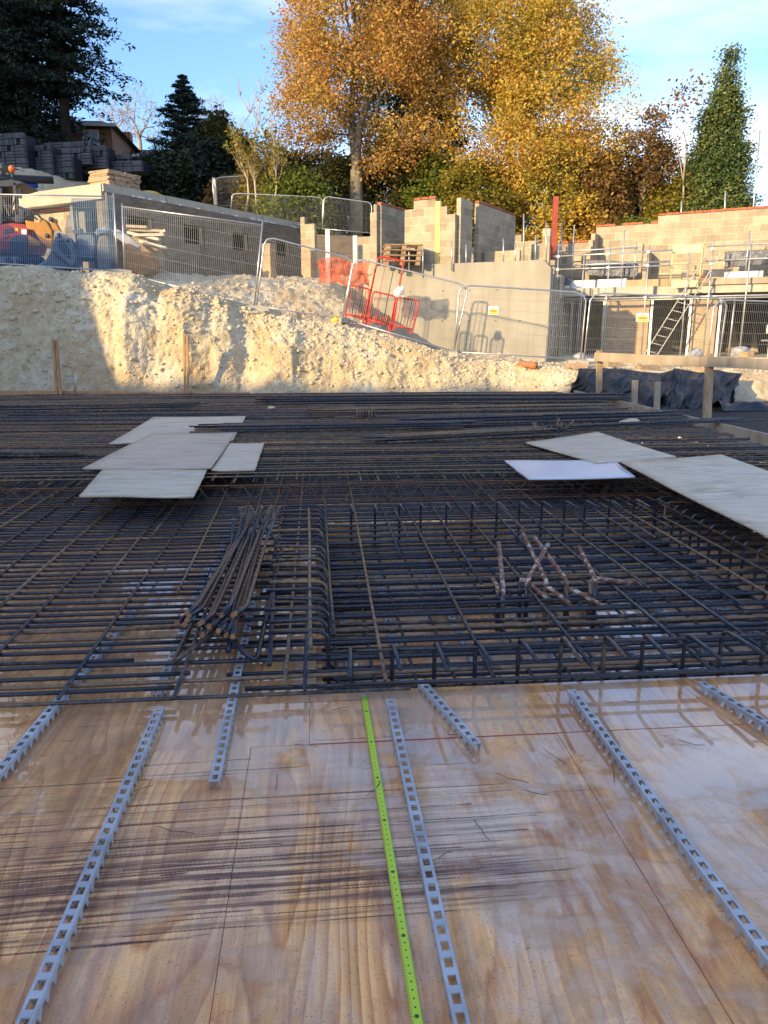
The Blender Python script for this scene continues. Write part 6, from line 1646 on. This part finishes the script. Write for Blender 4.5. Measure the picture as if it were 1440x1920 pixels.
def conifer(name, label, base, H, Rb, mat, ntier, nbr, nt, lsize, droop=0.25, group=None, seed=5, bare=0.08, shape=1.0, bark='bark_dark', rag=0.3, cat='tree', nl=9, flat=.45):
    random.seed(seed); t = thing(name, label, cat, base, 0, group); b = Vector(base)
    m = MB(); m.tube([b - Vector((0, 0, .5)), b + Vector((0, 0, H * .5)), b + Vector((0, 0, H))], .2, 8, True, [H * .016, H * .010, .02])
    T_, Rd = [], []
    for i in range(ntier):
        f = i / (ntier - 1); z = H * (bare + (1 - bare) * f); rad = Rb * ((1 - f) ** shape) * rr(1 - rag, 1 + rag * .5) + .12
        for k in range(nbr):
            az = rr(0, 6.28); L_ = rad * rr(.65, 1.1)
            d = Vector((math.cos(az), math.sin(az), 0)); p0 = b + Vector((0, 0, z))
            tip = p0 + d * L_ + Vector((0, 0, L_ * (.12 - droop * rr(.5, 1.5))))
            m.tube([p0, (p0 + tip) / 2 + Vector((0, 0, L_ * .06)), tip], .02, 3, False, [.03 + .01 * L_, .02, .008])
            for q in range(nt):
                g = (q + .6) / nt; pt = p0 + (tip - p0) * g + Vector((0, 0, L_ * .06 * math.sin(math.pi * g)))
                sd = Vector((-d.y, d.x, 0)) * rr(-.28, .28) * L_ * g
                T_.append(tuple(pt + sd)); Rd.append(.10 + .16 * L_ * .35)
    m.build('trunk', MT[bark], t, True)
    leaves(np.array(T_), np.array(Rd), nl, lsize, mat, 'crown', t, flat, .9, 2.8); return t
def env_tree(name, label, cat, base, fork, lobes, npts, nleaf, lsize, lrad, mat, r0=.3, bark='bark_pale', group=None, seed=1, shell=.55, keepleaf=1.0, rmin=.012, gap=0.24):
    """branching fitted to crown lobes given as world ellipsoids: limbs split towards groups of twig ends"""
    random.seed(seed); g = np.random.default_rng(seed); t = thing(name, label, cat, base, 0, group)
    Wt = np.array([l[3] * l[4] * l[5] for l in lobes]) ** .8; Wt /= Wt.sum(); C = []
    for l, w_ in zip(lobes, Wt):
        k = int(npts * w_) + 1; u = g.normal(size=(k, 3)); u /= np.linalg.norm(u, axis=1)[:, None]
        q = u * (shell + (1 - shell) * g.uniform(0, 1, k) ** .5 if shell > .9 else (g.uniform(0, 1, k) ** (1 / (3 + 3 * shell))))[:, None]
        q = q * (1 + .30 * fbm(u[:, 0] * 2.2 + seed, u[:, 1] * 2.2, u[:, 2] * 2.2, 3))[:, None]
        C.append(q * np.array(l[3:6]) + np.array(l[:3]))
    C = np.concatenate(C)
    C = C[fbm(C[:, 0] * .55 + seed, C[:, 1] * .55, C[:, 2] * .55, 3) > -gap]        # bays where the sky shows through
    m = MB(); b = Vector(base); fk = Vector(fork)
    m.tube([b - Vector((0, 0, .4)), b * .5 + fk * .5 + Vector((.06, 0, 0)), fk], r0, 9, True, [r0 * 1.25, r0, r0 * .86])
    def branch(p0, d0, P_, r, lev):
        n = len(P_)
        if n == 0: return
        c = P_.mean(0)
        if n <= 2 or lev > 11:
            for q in P_:
                q = Vector(q); md = (p0 + q) / 2 + d0 * (q - p0).length * .12; m.tube([p0, md, q], r, 3, False, [max(rmin, r * .7), max(rmin * .8, r * .5), rmin * .5])
            return
        k = 3 if (lev < 2 and n > 40) else 2
        cen = P_[g.choice(n, k, replace=False)]
        for it in range(4):
            a = np.argmin(((P_[:, None] - cen[None]) ** 2).sum(-1), 1)
            cen = np.array([P_[a == j].mean(0) if (a == j).any() else cen[j] for j in range(k)])
        for j in range(k):
            S_ = P_[a == j]
            if len(S_) == 0: continue
            tgt = Vector(S_.mean(0)); f = .42 if len(S_) > 6 else .6
            end = p0 + (tgt - p0) * f; ln = (end - p0).length
            md = p0 + (end - p0) * .5 + d0 * ln * .14 + Vector((rr(-.06, .06), rr(-.06, .06), rr(-.04, .05))) * ln
            r1 = max(rmin, r * (len(S_) / n) ** .45)
            m.tube([p0, md, end], r, 7 if lev < 2 else (5 if lev < 4 else 3), False, [min(r, r1 * 1.15), r1, r1 * .9])
            branch(end, (end - md).normalized(), S_, r1 * .9, lev + 1)
    branch(fk, Vector((0, 0, 1)), C, r0 * .8, 0)
    m.build('trunk', MT[bark], t, True)
    if mat and nleaf:
        L_ = C[g.uniform(size=len(C)) < keepleaf]
        leaves(L_, lrad, nleaf, lsize, mat, 'crown', t, .8)
    return t
def lobe(px, py, Y, rx, ry, rz):
    c = gp(px, py, Y); return (c.x, c.y, c.z, rx, ry, rz)
def base_at(px, py, Y): return gp(px, py, Y)
G = 'trees behind the site'
# two great beeches and the trees between them
b1 = gp(664, 440, 36); b1.z -= .4
env_tree('beech_tree', 'great copper brown beech with a visible grey trunk, left of the two', 'tree', b1, gp(668, 318, 36), [lobe(672, 60, 36.5, 3.4, 3.2, 4.2), lobe(600, 150, 36, 2.1, 2.4, 2.7), lobe(738, 190, 36.3, 2.0, 2.2, 3.2), lobe(580, 225, 35.6, 1.4, 1.6, 1.6), lobe(660, -60, 36.5, 2.6, 2.6, 3.0), lobe(740, 90, 36, 2.0, 2.2, 2.8)], 1700, 64, .078, .54, 'leaf_copper', .30, 'bark', G, 21, rmin=.014)
b2 = gp(972, 445, 37.5); b2.z -= .4
env_tree('beech_tree', 'great golden orange beech, tallest of the trees on the right', 'tree', b2, gp(968, 372, 37.5), [lobe(975, 20, 37.5, 3.3, 3.2, 5.0), lobe(905, 110, 37, 2.2, 2.4, 4.4), lobe(1050, 130, 37.2, 2.4, 2.6, 4.2), lobe(1105, 250, 36.8, 1.7, 2.0, 3.3), lobe(890, 290, 36.3, 1.7, 1.9, 3.0), lobe(985, 280, 36, 2.6, 2.2, 3.4), lobe(1062, 320, 36.2, 1.9, 1.8, 2.5), lobe(1000, -80, 37.5, 2.6, 2.6, 3)], 2600, 64, .080, .54, 'leaf_gold', .36, 'bark_pale', G, 34, rmin=.016)
b3 = gp(775, 440, 42)
env_tree('green_tree', 'tall dull green tree between the two great beeches', 'tree', b3, gp(775, 330, 42), [lobe(775, 40, 42, 2.6, 2.6, 5.5), lobe(770, 220, 41.5, 2.3, 2.2, 3.5), lobe(800, 300, 41, 2.0, 2.0, 3.0)], 950, 42, .125, .5, 'leaf_dull', .3, 'bark', G, 52)
# low golden skirt of the great beech and understorey bushes
U_ = 'bushes along the back of the site'
for i, (lab, px, py, Y, lobes, mat, n) in enumerate((
        ('golden bush below the great golden beech, left', 880, 430, 35.5, [(0, 0, 1.6, 1.7, 1.2, 1.9)], 'leaf_yg', 170), ('golden bush below the great golden beech, right', 1010, 425, 36, [(0, 0, 1.7, 2.0, 1.3, 2.0), (1.6, 0, 1.2, 1.2, 1.0, 1.5)], 'leaf_gold', 220),
        ('orange brown bush at the foot of the golden beech, far right', 1120, 418, 36, [(0, 0, 1.4, 1.3, 1.1, 2.2)], 'leaf_brown', 140),
        ('bright green bush left of the beech trunk', 560, 415, 34.5, [(0, 0, 1.3, 1.3, 1.0, 1.5), (-.9, .2, .8, .8, .8, 1.0)], 'leaf_green', 170), ('green bush behind the saplings', 500, 405, 36.5, [(0, 0, 1.3, 1.2, 1.0, 1.7)], 'leaf_yg', 110),
        ('dark green bush right of the beech trunk', 745, 420, 37.5, [(0, 0, 1.6, 1.9, 1.2, 2.1), (1.4, .3, 2.0, 1.2, 1.0, 1.9)], 'leaf_dull', 220), ('dark green bush behind the beech trunk', 640, 420, 39.5, [(0, 0, 1.6, 1.9, 1.2, 2.3)], 'leaf_dull', 170),
        ('green bush between the beeches', 815, 425, 36.5, [(0, 0, 1.6, 1.2, 1.1, 2.0)], 'leaf_green', 140), ('dark bush right of the golden beech in shade', 1190, 415, 39, [(0, 0, 1.2, 1.5, 1.2, 1.9)], 'leaf_dull', 170),
        ('small bright green shrub above the block wall', 1190, 412, 32, [(0, 0, .2, .7, .5, .5)], 'leaf_green', 45), ('yellow green bush left of the holly', 1262, 415, 35.5, [(0, 0, 1.0, 1.3, 1.0, 1.5), (.7, 0, 1.9, .6, .6, 1.0)], 'leaf_yg', 150))):
    b = gp(px, py, Y); b.z -= .9
    blob_tree('bush', lab, 'bush', b, lobes, n, 120, .09, mat, U_, True, 60 + i, .42)
# right side: brown tree, holly spire
b = gp(1205, 425, 36.2); env_tree('brown_tree', 'thin brown leaved tree right of the golden beech', 'tree', b, gp(1203, 365, 36.2), [lobe(1205, 275, 36.2, 1.25, 1.4, 1.9), lobe(1230, 325, 36, 1.0, 1.1, 1.4)], 420, 26, .085, .36, 'leaf_brown', .16, 'bark', G, 71)
bh_ = gp(1330, 425, 35); bh_.z -= .5
Hh = gp(1345, 95, 35).z - bh_.z
lob = [(.25 * k / 9, 0, Hh * (.08 + .84 * k / 9), 1.75 * (1 - (k / 9) ** .95) + .12 + .16 * math.sin(k * 2.3), 1.4 * (1 - (k / 9) ** .95) + .16, Hh * .085) for k in range(10)]
blob_tree('holly_tree', 'tall dark green pointed holly tree at the right', 'tree', bh_, lob, 760, 95, .075, 'leaf_holly', G, True, 77, .38, .8)
b = gp(1283, 415, 34.6); tree('sapling', 'thin nearly bare sapling with reddish leaves left of the holly', 'sapling', b, 6, 2.0, .05, 'leaf_brown', 3, .10, .35, 4, .28, .9, 2, .8, 'bark_pale', group='slender saplings', seed=79)
# dark conifers on the left
GC = 'dark conifers on the left'
for i, (lab, px, py, Y, H, Rb, sd) in enumerate((('tall dark conifer at the left edge of the photo', -10, 300, 41, 19, 4.0, 81), ('tall dark conifer right of the leftmost one', 60, 300, 42.5, 20, 3.6, 82), ('tall dark conifer with ragged right side, next to the sky', 128, 290, 41.5, 17.0, 3.1, 83), ('dark conifer farther back behind the left pair', 20, 290, 47, 22, 4.5, 84))):
    conifer('conifer_tree', lab, gp(px, py, Y) - Vector((0, 0, 1)), H, Rb, 'leaf_fir', 44, 8, 9, .085, .3, GC, sd, .21 if sd == 83 else .06, .5, 'bark_dark', .5, nl=14)
b = gp(352, 335, 43); conifer('spruce_tree', 'small dark spruce with a pointed top in the gap', b - Vector((0, 0, 1.0)), gp(352, 145, 43).z - b.z + 1, 2.9, 'leaf_spruce', 24, 9, 11, .065, -.02, GC, 88, .03, .9, 'bark_dark', .35, nl=12, flat=.22)
for i, (lab, px, py, Y, lobes, mat, n) in enumerate((('dark evergreen shrub below the spruce, left', 265, 335, 40, [(0, 0, .6, 1.0, .9, 1.0)], 'leaf_fir', 90), ('dark evergreen shrub below the spruce, right', 330, 345, 39, [(0, 0, .8, 1.6, 1.0, 1.2)], 'leaf_fir', 190), ('dark laurel left of the saplings', 425, 360, 42, [(0, 0, 1.9, 1.4, 1.0, 2.3)], 'leaf_dull', 170), ('dark laurel right of the spruce', 385, 370, 40.5, [(0, 0, 1.2, 1.5, 1.0, 1.9)], 'leaf_fir', 160),
        ('dark hedge behind the block packs', 120, 300, 43.5, [(-4, 0, .6, 2.6, 1.0, 1.6), (1.5, 0, -.2, 2.5, 1.0, 1.0)], 'leaf_fir', 230), ('dark undergrowth behind the saplings', 470, 380, 45, [(-1, 0, .8, 2.5, 1.0, 2.4), (3, 0, 1.0, 2.5, 1.0, 2.4)], 'leaf_dull', 300), ('brown undergrowth below the laurel', 445, 365, 37.8, [(0, 0, .5, 1.3, .8, .9)], 'leaf_brown', 80))):
    b = gp(px, py, Y); b.z -= .8
    blob_tree('evergreen_shrub', lab, 'shrub', b, lobes, n, 90, .12, mat, 'dark shrubs on the left slope', True, 90 + i, .42, .75, 'bark_dark')
# bare trees far off and slender saplings
MT['bark_twig'] = simple('pale_twigs', (0.36, 0.29, 0.23), .9, 0, .25, 3, 0)
for lab, px, py, Y, fy, lb, sd in (('bare pale winter tree in the gap left of the spruce', 262, 300, 62, 262, [lobe(262, 212, 62, 1.75, 1.8, 2.2), lobe(235, 228, 62, 1.3, 1.3, 1.6), lobe(290, 232, 62, 1.1, 1.2, 1.6)], 101), ('bare pale winter tree right of the spruce', 402, 310, 66, 272, [lobe(402, 225, 66, 1.7, 1.6, 1.9)], 102), ('bare winter tree behind the leftmost conifers', 218, 300, 66, 268, [lobe(216, 232, 66, 1.6, 1.6, 1.9)], 103)):
    b = gp(px, py, Y); b.z -= 1.5
    env_tree('bare_tree', lab, 'tree', b, gp(px, fy, Y), lb, 520, 0, 0, 0, None, .16, 'bark_twig', 'bare winter trees', sd, rmin=.014, gap=.8)
for i, (lab, px, py, Y, top) in enumerate((('slender pale sapling, first from the left', 462, 395, 34.5, 150), ('slender pale sapling, second from the left', 478, 395, 34.2, 165), ('slender pale sapling, third from the left', 503, 398, 34.6, 140), ('slender pale sapling, fourth from the left', 520, 398, 34.0, 190))):
    b = gp(px, py, Y); H = gp(px, top, Y).z - b.z; random.seed(120 + i)
    t = thing('sapling', lab, 'sapling', b, 0, 'slender saplings'); m = MB(); pts = [b + Vector((rr(-.06, .06) * k + .08 * math.sin(k + i), rr(-.05, .05), H * k / 8)) for k in range(9)]
    m.tube(pts, .05, 6, True, [.055 - .0058 * k for k in range(9)]); tipz = []
    for k in range(34):
        g = rr(.25, 1); p0 = b + (pts[min(8, int(g * 8))] - b); az = rr(0, 6.28); L_ = rr(.4, 1.2) * (1.15 - g)
        p1 = p0 + Vector((math.cos(az) * L_ * .6, math.sin(az) * L_ * .6, L_)); m.tube([p0, (p0 + p1) / 2 + Vector((0, 0, -.04)), p1], .012, 3, False, [.016, .011, .005]); tipz.append(tuple(p1))
        for q in range(2):
            p2 = p1 + Vector((rr(-.2, .2), rr(-.2, .2), rr(.1, .4))); m.tube([(p0 + p1) / 2, p2], .006, 3, False); tipz.append(tuple(p2))
    m.build('trunk', MT['bark_pale'], t, True); leaves(np.array([q for q in tipz if q[2] < b.z + H * .62]), .2, 5, .10, 'leaf_yg', 'crown', t)
random.seed(7)
print('objects', len(bpy.data.objects), 'tris', sum(len(o.data.polygons) for o in bpy.data.objects if o.type == 'MESH'))
